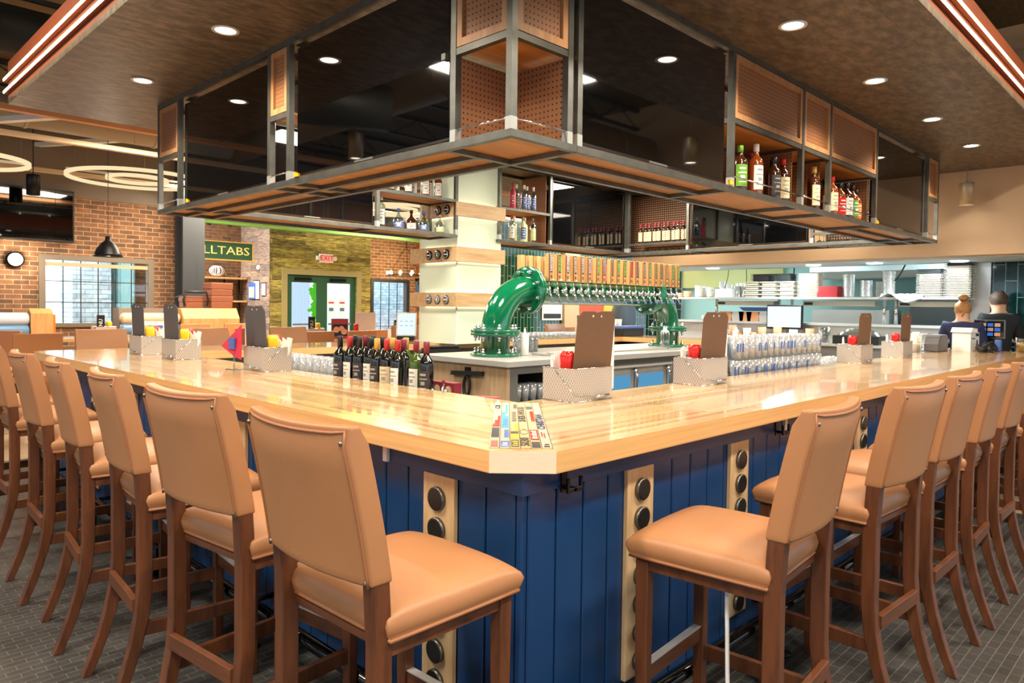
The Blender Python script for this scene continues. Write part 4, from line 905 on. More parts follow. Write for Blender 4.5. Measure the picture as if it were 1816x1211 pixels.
for k in range(10):
    for j in range(2):
        l=(1.0+j*.09,2.52+k*.088,.985); lab='clear tumbler behind the left bar wing, %s row, %s from the wine'%(('front','rear')[j],(ordn+['tenth'])[k])
        if f2: t=pn_; t.location=l; t['label']=lab; t['group']='tumblers behind the left wing'; f2=False
        else: dup(pn_,l,0,lab,'tumblers behind the left wing',PN)
def short():
    t=thing('rocks_glass','x','glass'); glass_mb(.034,.038,.085).build('glass_body','glass_pint',t); return t
sg=short(); SG=tree(sg); f1=True
for (x0,y0,nx,ny,z,dx,lab,gr) in ((4.4,4.86,22,3,ZC,.083,'short rocks glass in rows on the far bar wing','rocks glasses on the far wing'),(4.36,.92,9,3,1.0,.083,'short rocks glass beside the pint glasses on the right ledge','rocks glasses on the right ledge')):
    for i in range(nx):
        for j in range(ny):
            l=(x0+i*dx,y0+j*.083,z)
            if f1: sg.location=l; sg['label']=lab; sg['group']=gr; f1=False
            else: dup(sg,l,0,lab,gr,SG)
for k in range(4):
    for j in range(2): dup(pn_,(2.72+k*.09,2.68+j*.1,.70),0,'clear glass inside the open cabinet at the island end','glasses in the island cabinet',PN)
for k in range(4): dup(pn_,(3.35+k*.09,3.30+.03*(k%2),ZI),0,'clear glass on the island top right of the left pipe foot','glasses beside the pipe foot',PN)
# squeeze bottles
def squeeze(lab,loc,mat,h=.22):
    t=thing('squeeze_bottle',lab,'bottle',loc,0); MB().lathe([(0,0),(.034,0),(.036,.01),(.036,h*.78),(.03,h*.82),(0,h*.82)],n=18).build('bottle_body',mat,t); MB().lathe([(.031,h*.80),(.031,h*.86),(.012,h*.9),(.004,h*1.1),(0,h*1.1)],n=14).build('nozzle','white',t)
squeeze('white squeeze bottle beside the left foot of the green pipe',(3.12,2.98,ZI),'white'); squeeze('frosted squeeze bottle beside the right foot of the green pipe',(5.15,2.85,ZI),'glass_clear')
dup(bpy.data.objects['squeeze_bottle.001'],(5.22,2.92,ZI),0,'second frosted squeeze bottle tucked behind the first at the right pipe foot')
t=thing('drip_tray','shallow steel drip tray on the island under the taps','tray',(4.3,2.92,ZI)); b=MB(); b.box(-1.05,.9,-.1,.1,0,.018); b.build('tray','steel',t,bevel=.003,segs=1)
b=MB(); b.box(0,.09,0,.07,0,.05); o=b.build('coaster_stack','green_door'); o.location=(3.72,2.70,ZI); tag(o,'stack of green edged coasters on the island edge','coasters')
o=MB().box(-.14,.14,-.07,.07,0,.03).build('napkin_tray','steel'); o.location=(3.38,2.76,ZI); tag(o,'flat steel napkin tray on the island top near the left pipe foot','tray')
t=thing('folded_chair_arm','dark curved tube handle rising behind the island','handle',(3.0,4.3,ZC-.1)); MB().tube([(0,0,-.9),(0,0,.02),(.03,0,.07),(.09,0,.09),(.5,0,.09)],.018,8).build('tube','black_metal',t)
t=thing('ice_scoop','pink handled bar tool lying behind the left bar top','bar tool',(1.05,1.30,1.02)); MB().tube([(-.06,.08,0),(0,0,0),(.05,-.08,0)],[.010,.012,.008],8).build('handle','label_pink',t); MB().cb((-.09,.13,0),(.05,.09,.01)).build('blade','steel',t); 
o=MB().cb((0,0,-.011),(.3,.4,.006)).build('bar_mat','steel'); o.location=(1.02,1.30,1.01); tag(o,'small steel plate behind the left bar top under the pink tool','plate')
tm=thing('register','slanted grey back of a screen behind the second right caddy','screen',(2.56,.98,1.0)); b=MB(); b.prism([(-.02,-.05),(.25,.16),(.25,.17),(.0,.15),(-.04,-.03)],-.02,.16,'y'); b.build('screen_back','board_grey',tm)
t=thing('display','small bright white screen on a stand by the kitchen pass','screen',(9.0,3.28,1.2)); 
b=MB(); b.box(-.02,.03,-.27,.27,0,.36); b.build('casing','black',t,bevel=.01); MB().box(-.026,-.02,-.25,.25,.03,.335).build('panel','screen',t); MB().box(0,.02,-.03,.03,-.2,0).build('stand','steel_dark',t); MB().box(-.06,.06,-.08,.08,-.2,-.19).build('foot','black',t)

# ================= CADDIES =================
def caddy(loc,rz,m,lab,board='board_brown',sc=1,board_lab=None,sauce='red',wire=True,bh=.37):
    t=thing('condiment_caddy',lab,'caddy',loc,rz,'wire mesh caddies along the bar'); L,Dp,H=.27*sc,.18*sc,.145*sc
    b=MB(); e=.003
    b.box(-L/2,L/2,-Dp/2,-Dp/2+e,0,H); b.box(-L/2,L/2,Dp/2-e,Dp/2,0,H); b.box(-L/2,-L/2+e,-Dp/2+e,Dp/2-e,0,H); b.box(L/2-e,L/2,-Dp/2+e,Dp/2-e,0,H); b.box(-L/2+e,L/2-e,-Dp/2+e,Dp/2-e,0,.004); b.build('mesh_basket','expanded',t)
    for z in (0.002,H): MB().tube([(-L/2,-Dp/2,z),(L/2,-Dp/2,z),(L/2,Dp/2,z),(-L/2,Dp/2,z)],.003,6,closed=True).build('rim','chrome',t)
    b=MB(); b.tube([(-L/2-.002,Dp*.1,H-.01),(-L/2-.004,-Dp/2-.004,.035),(-L/2+.07,-Dp/2-.006,.03),(0,-Dp/2-.012,.015)],.002,5); b.tube([(L/2+.002,Dp*.1,H-.01),(L/2+.004,-Dp/2-.004,.045)],.002,5); b.tube([(0,-Dp/2-.012,.018),(L*.35,-Dp/2-.012,.022)],.007,8); b.build('handle','chrome',t)
    return t
def clipboard(loc,rz,m,lab,mat,bh=.40,bw=.27):
    t=thing('clipboard',lab,'clipboard',loc,rz,'menu clipboards in the caddies')
    c_=.03; b=MB(); b.prism([(-bw/2,0),(bw/2,0),(bw/2,bh-c_),(bw/2-c_,bh),(.02,bh),(0,bh-.006),(-.02,bh),(-bw/2+c_,bh),(-bw/2,bh-c_)],-.002,.002,'y'); b.v=[(x+m*.13*z,y,z) for x,y,z in b.v]; b.build('board',mat,t,bevel=.001,segs=1)
    for s in (-.03,.03): MB().lathe([(0,-.0045),(.005,-.004),(.006,-.002)],(s+m*.13*bh*.93,0,bh*.94),8,'y').build('rivet','chrome',t)
    MB().box(-bw/2+.012+m*.06,bw/2-.012+m*.06,.003,.004,.03,bh-.04).build('menu_sheet','paper',t)
def ketchup(loc,lab,mat):
    t=thing('sauce_bottle',lab,'bottle',loc); MB().lathe([(.024,.03),(.034,.05),(.037,.10),(.033,.16),(.036,.19),(.028,.212),(0,.214)],n=18).build('bottle_body',mat,t); MB().lathe([(0,0),(.026,0),(.026,.03),(0,.03)],n=14).build('cap','white',t)
def napkins(loc,lab,rz=0):
    t=thing('napkin_bundle',lab,'napkins',loc,rz)
    for a,w_ in ((-.25,.03),(.05,.035),(.35,.028)):
        b=MB(); b.add([(-.02,-.012,0),(.02,-.012,0),(.025+a*.12,-.006,.17+a*.06),(-.012+a*.12,.0,.20),(-.02,.012,0),(.02,.012,0),(.025+a*.12,.004,.17+a*.06),(-.012+a*.12,.008,.19)],[(0,1,2,3),(5,4,7,6),(1,5,6,2),(0,3,7,4),(3,2,6,7)]); b.build('napkin','paper',t)
cad=[((1.105,.722),0,1,'nearest the bar corner on the right wing','board_brown'),((2.165,.715),0,1,'second along the right wing beside the pint glasses','board_brown'),((4.60,.745),0,1,'third along the right wing','board_brown'),((5.66,.75),0,1,'fourth along the right wing','board_brown'),
     ((.69,2.86),-PI/2,-1,'nearest the bar corner on the left wing','board_grey'),((.63,4.08),-PI/2,-1,'second along the left wing','board_grey'),((.61,4.72),-PI/2,-1,'furthest along the left wing','board_grey')]
for (x,y),rz,m,wh,bm in cad:
    caddy((x,y,ZC),rz,m,'metal mesh condiment caddy on the bar, '+wh)
    R_=Matrix.Rotation(rz,3,'Z')
    def W_(a,b_,z=.006): v=R_@Vector((a,b_,0)); return (x+v.x,y+v.y,ZC+z)
    clipboard(W_(.015*m,-.055),rz,m,('brown' if m>0 else 'dark grey')+' menu clipboard standing in the caddy '+wh,bm,.39)
    ketchup(W_(-.085*m,-.01),('red ketchup' if m>0 else 'yellow mustard')+' bottle in the caddy '+wh,'red' if m>0 else 'yellow')
    if m<0: ketchup(W_(.0,.05),'red ketchup bottle in the caddy '+wh,'red')
    napkins(W_(-.095*m,.055),'white napkins sticking out of the caddy '+wh,rz+.4)
# triangular pennant on a stand beside the near left caddy
t=thing('table_pennant','small pink and blue card pennant on a clear stand on the left wing','card stand',(.55,3.02,ZC)); MB().lathe([(0,0),(.05,0),(.05,.004),(.006,.008)],n=20).build('foot','glass_clear',t); MB().cyl((0,0,.006),(0,0,.10),.006,8).build('stem','glass_clear',t)
b=MB(); b.add([(0,0,.08),(.02,-.06,.06),(.02,-.06,.28),(-.02,.14,.14),(0,.003,.08),(.022,-.057,.06),(.022,-.057,.28),(-.018,.143,.14)],[(0,1,2,3),(7,6,5,4),(0,3,7,4),(1,0,4,5),(2,1,5,6),(3,2,6,7)]); b.build('card','label_pink',t); MB().cb((-.005,.02,.16),(.012,.07,.07)).build('picture','label_blue',t)

# ================= HOCKEY STICK INLAY =================
# strips let into the mitre of the corner; each a flat lacquered blade
ax=Vector((1,1,0)).normalized(); px_=Vector((1,-1,0)).normalized()   # ax: from the cut corner inwards, px_: to the right
def strip_pt(a,s): # a along mitre, s sideways
    v=ax*a+px_*s; return (v.x,v.y)
P('stick',(172,162,142),.5)
P('stick_tan',(180,156,112),.5)
sticks=[('stick','red','CCM'),('stick','ink_4','AVAK'),('label_cream','yellow','TITAN'),('label_cream','black','SHER-WOOD'),('label_cream','red','SERVO'),('stick','navy','CHRISTIAN')]
P('ink_sky',(40,150,200),.4)
for i,(base,acc,txt) in enumerate(sticks):
    s0=-.098+i*.0312; s1=s0+.0290
    lab=['hockey stick inlay with black and red stripes, leftmost in the bar corner','hockey stick inlay with a blue flash, second from the left','yellow and cream hockey stick inlay, third from the left','cream hockey stick inlay reading SHER-WOOD 5030','red and white hockey stick inlay beside the CHRISTIAN one','white hockey stick inlay reading CHRISTIAN, rightmost in the bar corner'][i]
    a0,a1=.135,1.12
    t=thing('hockey_stick_inlay',lab,'inlay',(0,0,ZC),0,'hockey sticks set into the bar corner')
    fan=lambda a,s: strip_pt(a, s*(1 if a<.5 else 1)*(1.0+.0*(a)))
    def quad(b,a,a_,u,u_,z):
        pts=[strip_pt(a,u),strip_pt(a,u_),strip_pt(a_,u_),strip_pt(a_,u)]
        b.add([(p[0],p[1],z0_) for z0_ in (.0004,z) for p in pts],[(4,5,6,7),(0,1,5,4),(1,2,6,5),(2,3,7,6),(3,0,4,7)])
    b=MB(); quad(b,a0,a1,s0,s1,.0016); b.build('shaft',base if base=='stick' else 'stick_tan',t)
    b=MB(); quad(b,a0,a1,s1,s1+.0018,.0018); b.build('edge_line','cap_black',t)
    rnd=random.Random(40+i); b=MB(); c2=MB()
    if i==0:
        quad(b,.50,.56,s0+.002,s1-.002,.0022); quad(b,.56,.64,s0+.009,s1-.002,.0022); quad(b,.64,.74,s0+.018,s1-.002,.0022); quad(c2,.30,.48,s0+.002,s1-.002,.0022)
        for k in range(5): quad(b,.15+k*.02,.16+k*.02,s0+.004,s1-.004,.0022)
        b.build('print','red',t); c2.build('print','label_dark',t)
    elif i==1:
        quad(b,.48,.74,s0+.002,s1-.002,.0022); quad(b,.74,.84,s0+.002,s0+.014,.0022); quad(b,.80,1.05,s0+.014,s1-.006,.0022); quad(c2,.30,.44,s0+.012,s1-.002,.0022); quad(c2,.15,.24,s0+.002,s1-.002,.0022); b.build('print','ink_sky',t); c2.build('print','label_blue',t)
    elif i==2:
        quad(b,.29,.36,s0+.002,s1-.002,.0022); quad(b,.42,.56,s0+.014,s1-.002,.0022); quad(c2,.37,.41,s0+.002,s1-.002,.0022); quad(c2,.94,1.06,s0+.014,s1-.002,.0022); b.build('print','yellow',t); quad(c2,.15,.26,s0+.003,s1-.003,.0022); c2.build('print','label_dark',t)
    elif i==3:
        b=MB(); 
        pts=[strip_pt(.40+.045*math.cos(k*PI/8),(s0+s1)/2+.013*math.sin(k*PI/8)) for k in range(16)]; b.tube([(p[0],p[1],.002) for p in pts],.001,4,closed=True); b.build('emblem','cap_black',t)
    elif i==4:
        quad(b,.26,.44,s0+.002,s1-.002,.0022); quad(b,.62,.86,s0+.014,s1-.002,.0022); b.build('print','red',t); quad(c2,.14,.23,s0+.002,s1-.002,.0022); quad(c2,.92,1.0,s0+.002,s1-.002,.0022); c2.build('print','label_dark',t)
    else:
        quad(b,.32,.40,s0+.006,s0+.010,.0022); quad(b,.30,.38,s0+.014,s0+.018,.0022); b.build('print','red',t)
    def word(w,a,size,mat_,k=1):
        p=strip_pt(a,(s0+s1)/2); o=text(w,'lettering',mat_,size,(p[0],p[1],.0022),(0,0,PI/4),t,ext=.0002,off=.0011); o.scale=(1.75*k,1,1); return o
    def marks(a,n,m_,w0=.006):
        for k in range(n):
            q_=MB(); quad(q_,a+k*.030,a+k*.030+.016,s0+w0+.003*(k%2),s1-w0,.0023); q_.build('print_mark',m_,t)
    if i==0: word('CCM',.98,.028,'cap_black')
    if i==1: marks(.53,5,'label_blue'); marks(.165,2,'white')
    if i==2: marks(.62,8,'label_dark'); marks(.165,3,'yellow')
    if i==3: word('SHER-WOOD',.80,.034,'cap_black',1.05); word('5030',.23,.038,'cap_black',1)
    if i==4: marks(.285,5,'white')
    if i==5: word('CHRISTIAN',.62,.034,'navy',1.1); marks(.15,2,'cap_black')

# ================= DINING SIDE =================
# brick wall television, sconce, pendant
t=thing('television','wide black television high on the brick wall at the left','television',(.60,11.93,2.42)); MB().box(-1.3,1.28,-.05,.06,0,.82).build('casing','tv_bezel',t,bevel=.004,segs=1); MB().box(-1.28,1.26,-.054,-.05,.03,.79).build('screen','tv_glass',t)
t=thing('wall_sconce','round glowing wall lamp on the brick left of the window','wall lamp',(1.09,12.0,2.11)); MB().lathe([(0,-.09),(.12,-.09),(.12,0),(0,0)],n=24,axis='y').build('housing','black_metal',t); b=MB(); b.lathe([(0,-.125),(.06,-.12),(.10,-.092)],n=20,axis='y'); b.build('lens','sconce',t)
def pendant(loc,lab,zt=4.6):
    t=thing('pendant_lamp',lab,'pendant lamp',loc); b=MB(); b.lathe([(0,.30),(.035,.30),(.04,.24),(.09,.20),(.15,.12),(.175,.05),(.205,0),(.2,0),(.17,.05),(.145,.115),(.085,.19),(0,.21)],n=28); b.build('shade','black_metal',t)
    b=MB(); n=int((zt-loc[2]-.3)/.05)
    for k in range(n): z=.3+k*.05; b.tube([(0 if k%2 else .006,0 if not k%2 else .006,z+.0),(.006 if not k%2 else 0,.0,z+.028),(0,-.006 if k%2 else 0,z+.055)],.004,4)
    b.build('chain','black',t); MB().lathe([(0,.05),(.03,.06),(.03,.1),(0,.12)],n=12).build('bulb','bulb',t)
pendant((1.95,10.4,2.14),'black dome pendant lamp hanging on a chain in front of the window')
lamp('pendant_glow','POINT',(1.95,10.4,2.1),20,WARM,size=.05)
lamp('sconce_glow','POINT',(1.09,11.75,2.11),12,WARM,size=.08)
# ring light fixtures on thin rails
def ring_fix(loc,R,r2,lab):
    t=thing('ring_chandelier',lab,'ceiling light',loc,0,'ring lights over the dining room'); 
    for rr_,nm in ((R,'outer_ring'),(r2,'inner_ring')): MB().lathe([(rr_-.05,0),(rr_,0),(rr_,.05),(rr_-.05,.05),(rr_-.05,0)],n=40,smooth=False).build(nm,'ring_light',t)
    b=MB(); b.box(-R,R,-.025,.025,.05,.08); b.build('cross_bar','white',t)
    for a in range(3): x,y=R*.97*math.cos(a*2.1+.3),R*.97*math.sin(a*2.1+.3); MB().cyl((x,y,.05),(x,y,4.6-loc[2]),.003,5).build('cable','steel_dark',t)
ring_fix((2.55,11.0,3.40),1.0,.45,'large white ring light with an inner ring over the booths'); ring_fix((.2,10.5,3.3),.8,.35,'ring light at the far left edge over the booths'); ring_fix((6.9,10.2,3.3),.9,.5,'ring light seen through the rack shelf beside the column')
for i,(p0,p1,m_) in enumerate((((-5,7.9,3.50),(9,7.9,3.50),'peach'),((-5,9.4,3.52),(9,9.4,3.52),'rail_cream'),((-5,11.6,3.45),(9,11.6,3.45),'rail_cream'),((-1.2,12,3.62),(1.6,7.2,3.62),'white'),((1.4,12.,3.9),(4.0,7.4,3.9),'white'))):
    b=MB(); L_=Vector(p1)-Vector(p0); n=Vector((-L_.y,L_.x,0)).normalized()*.05; z=p0[2]
    vs=[Vector(p0)+n,Vector(p0)-n,Vector(p1)-n,Vector(p1)+n]; b.add([(v.x,v.y,z+h) for h in (0,.06) for v in vs],[(3,2,1,0),(4,5,6,7),(0,1,5,4),(1,2,6,5),(2,3,7,6),(3,0,4,7)])
    o=b.build('track_rail',m_); tag(o,('long cream lighting rail nearest the bar ceiling','long cream lighting rail crossing above the ring light','long cream lighting rail nearest the brick wall','white rail slanting across the left ceiling','white rail slanting behind the rack end')[i],'rail')
    for k in (.25,.5,.75): p=Vector(p0).lerp(Vector(p1),k); c_=MB().cyl((p.x,p.y,z+.06),(p.x,p.y,4.6),.003,5).build('cable','steel_dark',o)
# cylinder pendants
def cyl_p(loc,lab,m_,r_=.09,h=.3,zt=4.6):
    t=thing('cylinder_pendant',lab,'pendant lamp',loc); MB().lathe([(0,h),(r_*.97,h),(r_,h-.01),(r_,0),(r_-.006,0),(r_-.006,h-.02)],n=24).build('shade',m_,t); MB().disc((0,0,.02),r_-.01,'z',24).build('lens','led_disc',t); MB().cyl((0,0,h),(0,0,zt-loc[2]),.006,6).build('stem',m_,t)
cyl_p((1.2,11.3,3.05),'black cylinder pendant above the wall television','black_metal'); cyl_p((7.72,.70,2.66),'gold grey cylinder pendant at the right beside the header wall','pend_metal',.075,.24,3.08)
for i,(x,y) in enumerate(((-2.1,6.43),(6.58,-1.8),(-2.1,2.2),(2.6,-1.8))): cyl_p((x,y,3.30),'grey cylinder pendant over the %s'%('left aisle past the bar','right aisle','left aisle near the viewer','right aisle near the viewer')[i],'pend_metal',.09,.32)
# made-up bodies for the aisle fill lamps; ducts and joists under the deck
for i,p in enumerate(AISLE):
    t=thing('fill_fixture','added white fill light housing over the aisles','ceiling light',p,0,'added fill light housings over the aisles'); MB().box(-.6,.6,-.14,.14,0,.08).build('housing','cream',t); MB().cyl((-.4,0,.08),(-.4,0,ZD-p[2]),.006,5).build('cable','steel_dark',t); MB().cyl((.4,0,.08),(.4,0,ZD-p[2]),.006,5).build('cable','steel_dark',t)
for i,(p0,p1,r_,m_,lab) in enumerate((((-2.6,-8.8,4.2),(-2.6,11.6,4.2),.26,'duct','long round beige duct running along the left aisle'),((-8.8,-3.2,3.75),(7.6,-3.2,3.75),.26,'duct','long round beige duct running along the right aisle'),((-1.3,6.9,4.05),(7.8,6.9,4.05),.22,'dark_duct','dark round duct behind the bar ceiling'),((-2,9.9,3.95),(8.3,9.9,3.95),.2,'duct','round duct above the dining room'),((-2.0,5.6,3.75),(-.5,6.3,3.75),.26,'dark_duct','short dark duct elbow at the upper left corner'))):
    t=thing('air_duct',lab,'duct',p0); d=Vector(p1)-Vector(p0); MB().cyl((0,0,0),tuple(d),r_,24).build('pipe',m_,t)
    k=1.2
    b=MB()
    while k<d.length: q_=d.normalized(); b.cyl(tuple(q_*k),tuple(q_*(k+.04)),r_+.012,24); k+=1.6
    b.build('joint_band',m_,t)
for i in range(14):
    y=-7+i*1.7
    t=thing('roof_joist','open web steel joist under the roof deck, running across the room','joist',(-9,y,4.25),0,'roof joists'); b=MB(); b.box(0,25,-.03,.03,.28,.34); b.box(0,25,-.03,.03,0,.04); b.build('chord','dark_duct',t)
    b=MB()
    for k in range(25): b.tube([(k,0,.02),(k+.5,0,.30),(k+1,0,.02)],.012,4,cap=False)
    b.build('web','dark_duct',t)
# booths
def roll(b,x0,x1,y,z,r_): b.lathe([(0,x0),(r_*.8,x0),(r_,x0+.03),(r_,x1-.03),(r_*.8,x1),(0,x1)],(0,y,z),16,'x')
t=thing('booth_bench','pale and tan rolled leather booth bench at the far left','booth',(-2.15,10.6,0))
P('roll_white',(206,214,224),.3); P('roll_red',(180,96,80),.35); P('roll_blue',(110,150,190),.3); P('roll_tan',(214,190,160),.35)
for k,(z,m_) in enumerate(((1.22,'roll_white'),(1.06,'roll_blue'),(.90,'roll_red'),(.75,'roll_tan'),(.60,'roll_blue'))):
    b=MB(); roll(b,0,3.15,0,z,.09); b.build('roll_cushion',m_,t)
b=MB(); b.box(0,3.1,.05,.5,0,1.30); b.build('bench_back','trim_grey',t); MB().box(0,3.1,-.6,.05,0,.5).build('bench_seat','leather',t)
MB().prism([(.1,.0),(.1,1.28),(.02,1.37),(-.1,1.30),(-.1,0)],3.15,3.42,'x').build('end_cap','honey',t)
MB().box(3.16,3.5,.12,.3,.95,1.28).build('side_cushion','orange',t)
def divider(lab,x0,x1,y):
    t=thing('booth_divider',lab,'booth',(x0,y,0)); L_=x1-x0
    MB().prism([(-.25,0),(-.25,1.22),(-.12,1.39),(.3,1.39),(.3,0)],L_-.02,L_+.0,'x').build('end_board','honey',t); MB().prism([(-.25,0),(-.25,1.22),(-.12,1.39),(.3,1.39),(.3,0)],.08,L_-.02,'x').build('front_board','honey',t)
    MB().box(-.8,.08,.0,.3,0,1.38).build('back_board','trim_grey',t)
    for k,(z,m_) in enumerate(((1.22,'roll_red'),(1.06,'roll_blue'),(.9,'roll_tan'))): b=MB(); roll(b,-.8,.06,-.1,z,.09); b.build('roll_cushion',m_ if k else 'roll_tan',t)
divider('yellow slatted wooden booth divider with boxes standing on it',3.0,4.0,10.75)
def bx3(lab,x,y,z,w_,d_,h,strap=False):
    t=thing('storage_box',lab,'box',(x,y,z)); MB().box(-w_/2,w_/2,-d_/2,d_/2,0,h*.5).build('tray','peachy' if 0 else 'leather_dark',t,bevel=.01); MB().box(-w_/2-.008,w_/2+.008,-d_/2-.008,d_/2+.008,h*.5,h).build('lid','leather_dark',t,bevel=.012)
P('leather_dark',(146,88,60),.45)
bx3('brown lidded box on the booth divider, lower of the stacked pair',3.80,10.9,1.395,.36,.34,.2); bx3('brown lidded box on the booth divider, upper of the stacked pair',3.80,10.9,1.60,.36,.34,.22); bx3('brown booster box with black frame left of the stacked pair',3.35,10.9,1.395,.30,.26,.19)
o=MB().tube([(-.18,0,0),(-.2,0,.1),(-.17,0,.235),(.17,0,.235),(.2,0,.1),(.18,0,0)],.022,8).build('booster_frame','black'); o.location=(3.35,10.7,1.42); tag(o,'black rounded frame round the brown booster box','frame')
o=MB().tube([(0,0,.15),(-.15,0,.1),(-.25,0,-.1),(-.3,0,-.12)],.01,5).build('strap','black'); o.location=(3.14,10.7,1.45); tag(o,'thin black strap curling left from the booster box','strap')
# tables and chairs
def table(lab,x,y,w_,d_,h=.76,m_='butcher_x'):
    t=thing('dining_table',lab,'table',(x,y,0)); MB().box(-w_/2,w_/2,-d_/2,d_/2,h-.045,h).build('table_top',m_,t,bevel=.003,segs=1); MB().cyl((0,0,.02),(0,0,h-.045),.04,10).build('pedestal','black_metal',t); MB().box(-.3,.3,-.3,.3,0,.02).build('base','black_metal',t)
    return t
def make_chair():
    t=thing('dining_chair','x','chair'); MB().box(-.22,.22,-.22,.22,.62,.70).build('seat','chair_vinyl',t,bevel=.02)
    n=8; vs=[]
    for s in (0,1):
        for z in (.74,.95,1.14):
            for i in range(n+1): u=-1+2*i/n; vs.append((u*.23,-.21-.05*(z-.7)-.03*(1-u*u)-s*.035,z))
    def id(s,r,i): return s*3*(n+1)+r*(n+1)+i
    fs=[]
    for r_ in range(2):
        for i in range(n): fs+= [(id(0,r_,i+1),id(0,r_,i),id(0,r_+1,i),id(0,r_+1,i+1)),(id(1,r_,i),id(1,r_,i+1),id(1,r_+1,i+1),id(1,r_+1,i))]
        fs+=[(id(0,r_,0),id(1,r_,0),id(1,r_+1,0),id(0,r_+1,0)),(id(1,r_,n),id(0,r_,n),id(0,r_+1,n),id(1,r_+1,n))]
    for i in range(n): fs+=[(id(0,0,i),id(0,0,i+1),id(1,0,i+1),id(1,0,i)),(id(0,2,i+1),id(0,2,i),id(1,2,i),id(1,2,i+1))]
    b=MB(); b.add(vs,fs); b.build('backrest','chair_vinyl',t,bevel=.008)
    for sx in (-1,1):
        MB().prism([(sx*.19-.018,.17),(sx*.19+.018,.17),(sx*.19+.018,.205),(sx*.19-.018,.205)],0,.62).build('leg','walnut',t); MB().prism([(sx*.19-.018,-.215),(sx*.19+.018,-.215),(sx*.19+.018,-.18),(sx*.19-.018,-.18)],0,.75).build('leg','walnut',t)
    MB().box(-.18,.18,.175,.2,.25,.29).build('footrest','walnut',t)
    return t
ch=make_chair(); CK=tree(ch); f1=True
table('butcher block dining table under the window at the left',1.75,9.9,1.5,.75,.98); table('butcher block dining table in front of the booth divider',3.9,9.3,1.4,.75,.95); table('butcher block table past the bar left of the column',4.1,7.6,1.3,.75,1.0); table('butcher block table right of the column by the green tiles',8.6,7.9,1.4,.75,.9); table('butcher block table by the green doors',6.6,9.6,1.4,.75,.9)
for x,y,a,lab,hi in ((.35,9.3,-.9,'tall tan chair at the far left, behind the end of the bar',1),(.45,8.5,-.8,'second tall tan chair at the far left beside the bar end',1),(.40,7.65,.15,'dark tan chair facing the window table',1),(3.1,8.5,.1,'tan chair at the middle table, left one',1),(3.7,8.4,0,'tan chair at the middle table, right one',1),(3.2,10.1,PI,'low tan chair seen against the booth rolls',1),(3.9,10.1,PI,'low tan chair in front of the yellow divider',1),
    (3.3,7.0,0,'light tan chair near the yellow doors, left one',1),(3.9,6.95,.1,'light tan chair near the green doors, middle one',1),(4.7,7.0,-.1,'orange tan chair left of the glowing column',1),(5.15,7.1,.1,'bright orange tan chair beside the glowing column',1),(8.1,7.0,.0,'orange tan chair under the green tiles, left one',0),(8.75,7.0,.1,'orange tan chair under the green tiles, right one',0),(6.4,8.8,0,'tan chair at the table by the green doors',1),(5.9,8.7,.2,'second tan chair at the table by the green doors',1)):
    if f1: t=ch; t.location=(x,y,0); t.rotation_euler=(0,0,a); t['label']=lab; t['group']='tan dining chairs'; f1=False
    else: dup(ch,(x,y,0),a,lab,'tan dining chairs',CK)
def tcaddy(x,y,z,wh,menu='black'):
    c_=caddy((x,y,z),.1,1,'mesh condiment caddy on the table '+wh); c_['group']='caddies on the dining tables'
    t=thing('table_menu','black upright menu card in the caddy on the table '+wh,'menu',(x-.05,y-.05,z+.008)); MB().box(-.05,.05,-.004,.004,0,.3).build('card','black',t)
    text('MENU','lettering','white',.07,(0,-.0055,.15),(PI/2,-PI/2,0),t)
    ketchup((x+.07,y,z+.008),'yellow mustard bottle in the caddy on the table '+wh,'yellow')
tcaddy(1.75,9.9,.98,'under the window'); tcaddy(3.72,7.6,1.0,'past the bar'); tcaddy(6.6,9.6,.9,'by the green doors')
P('poster',(170,70,66),.6)
def card(lab,x,y,z,w_,h,m_,lean=0,inner='navy'):
    t=thing('card_stand',lab,'card',(x,y,z)); b=MB(); b.box(-w_/2,w_/2,-.004,.004,0,h); b.build('card',m_,t); MB().box(-w_/2+.015,w_/2-.015,-.006,-.004,h*.12,h*.72).build('picture',inner,t); 
    for i,(u,v,r_) in enumerate(((-.2,.45,.09),(.1,.5,.08),(.25,.35,.09))): MB().disc((u*w_,-.0075,v*h),r_*w_*2,'y',12).build('figure','skin',t)
    t.rotation_euler=(0,0,lean); return t
card('red and blue picture card on the table past the bar',4.08,7.5,1.0,.24,.28,'poster',-.3); card('small red picture card standing right of the clipboard',4.62,7.72,1.0,.13,.22,'poster',-.3); card('pale card leaning beside the window table caddy',2.35,9.8,.98,.34,.22,'paper',-.3,'label_blue')
t=thing('clipboard','translucent menu clipboard on the table past the bar','clipboard',(4.50,7.5,1.0),-.2); MB().box(-.16,.16,-.004,.004,0,.37).build('board','paper',t,bevel=.002); MB().box(-.165,-.155,-.006,.006,0,.38).build('edge_strip','black',t)
o=MB().box(-.13,.13,-.06,.06,0,.12).build('napkin_box','honey'); o.location=(4.62,7.35,1.0); tag(o,'wooden napkin box beside the menu clipboard','box')
ketchup((4.25,7.35,1.0),'red sauce bottle on the table past the bar','red')
t=thing('tablet','bright white tablet on a stand on the far bar wing left of the column','tablet',(3.62,5.35,1.075),-.78); b=MB(); b.box(-.115,.115,-.008,.008,.05,.33); b.rot(-.2,'X'); b.build('casing','white',t,bevel=.004); b=MB(); b.box(-.10,.10,-.0095,-.008,.065,.315); b.rot(-.2,'X'); b.build('screen','tablet',t); MB().box(-.1,.1,-.03,.08,0,.05).build('stand','black',t)
b=MB()
for r_ in range(2):
    for k in range(3): b.box(-.075+k*.06,-.045+k*.06,-.0105,-.0095,.22-.05*r_,.225-.05*r_)
b.rot(-.2,'X'); b.build('icon','label_blue',t)
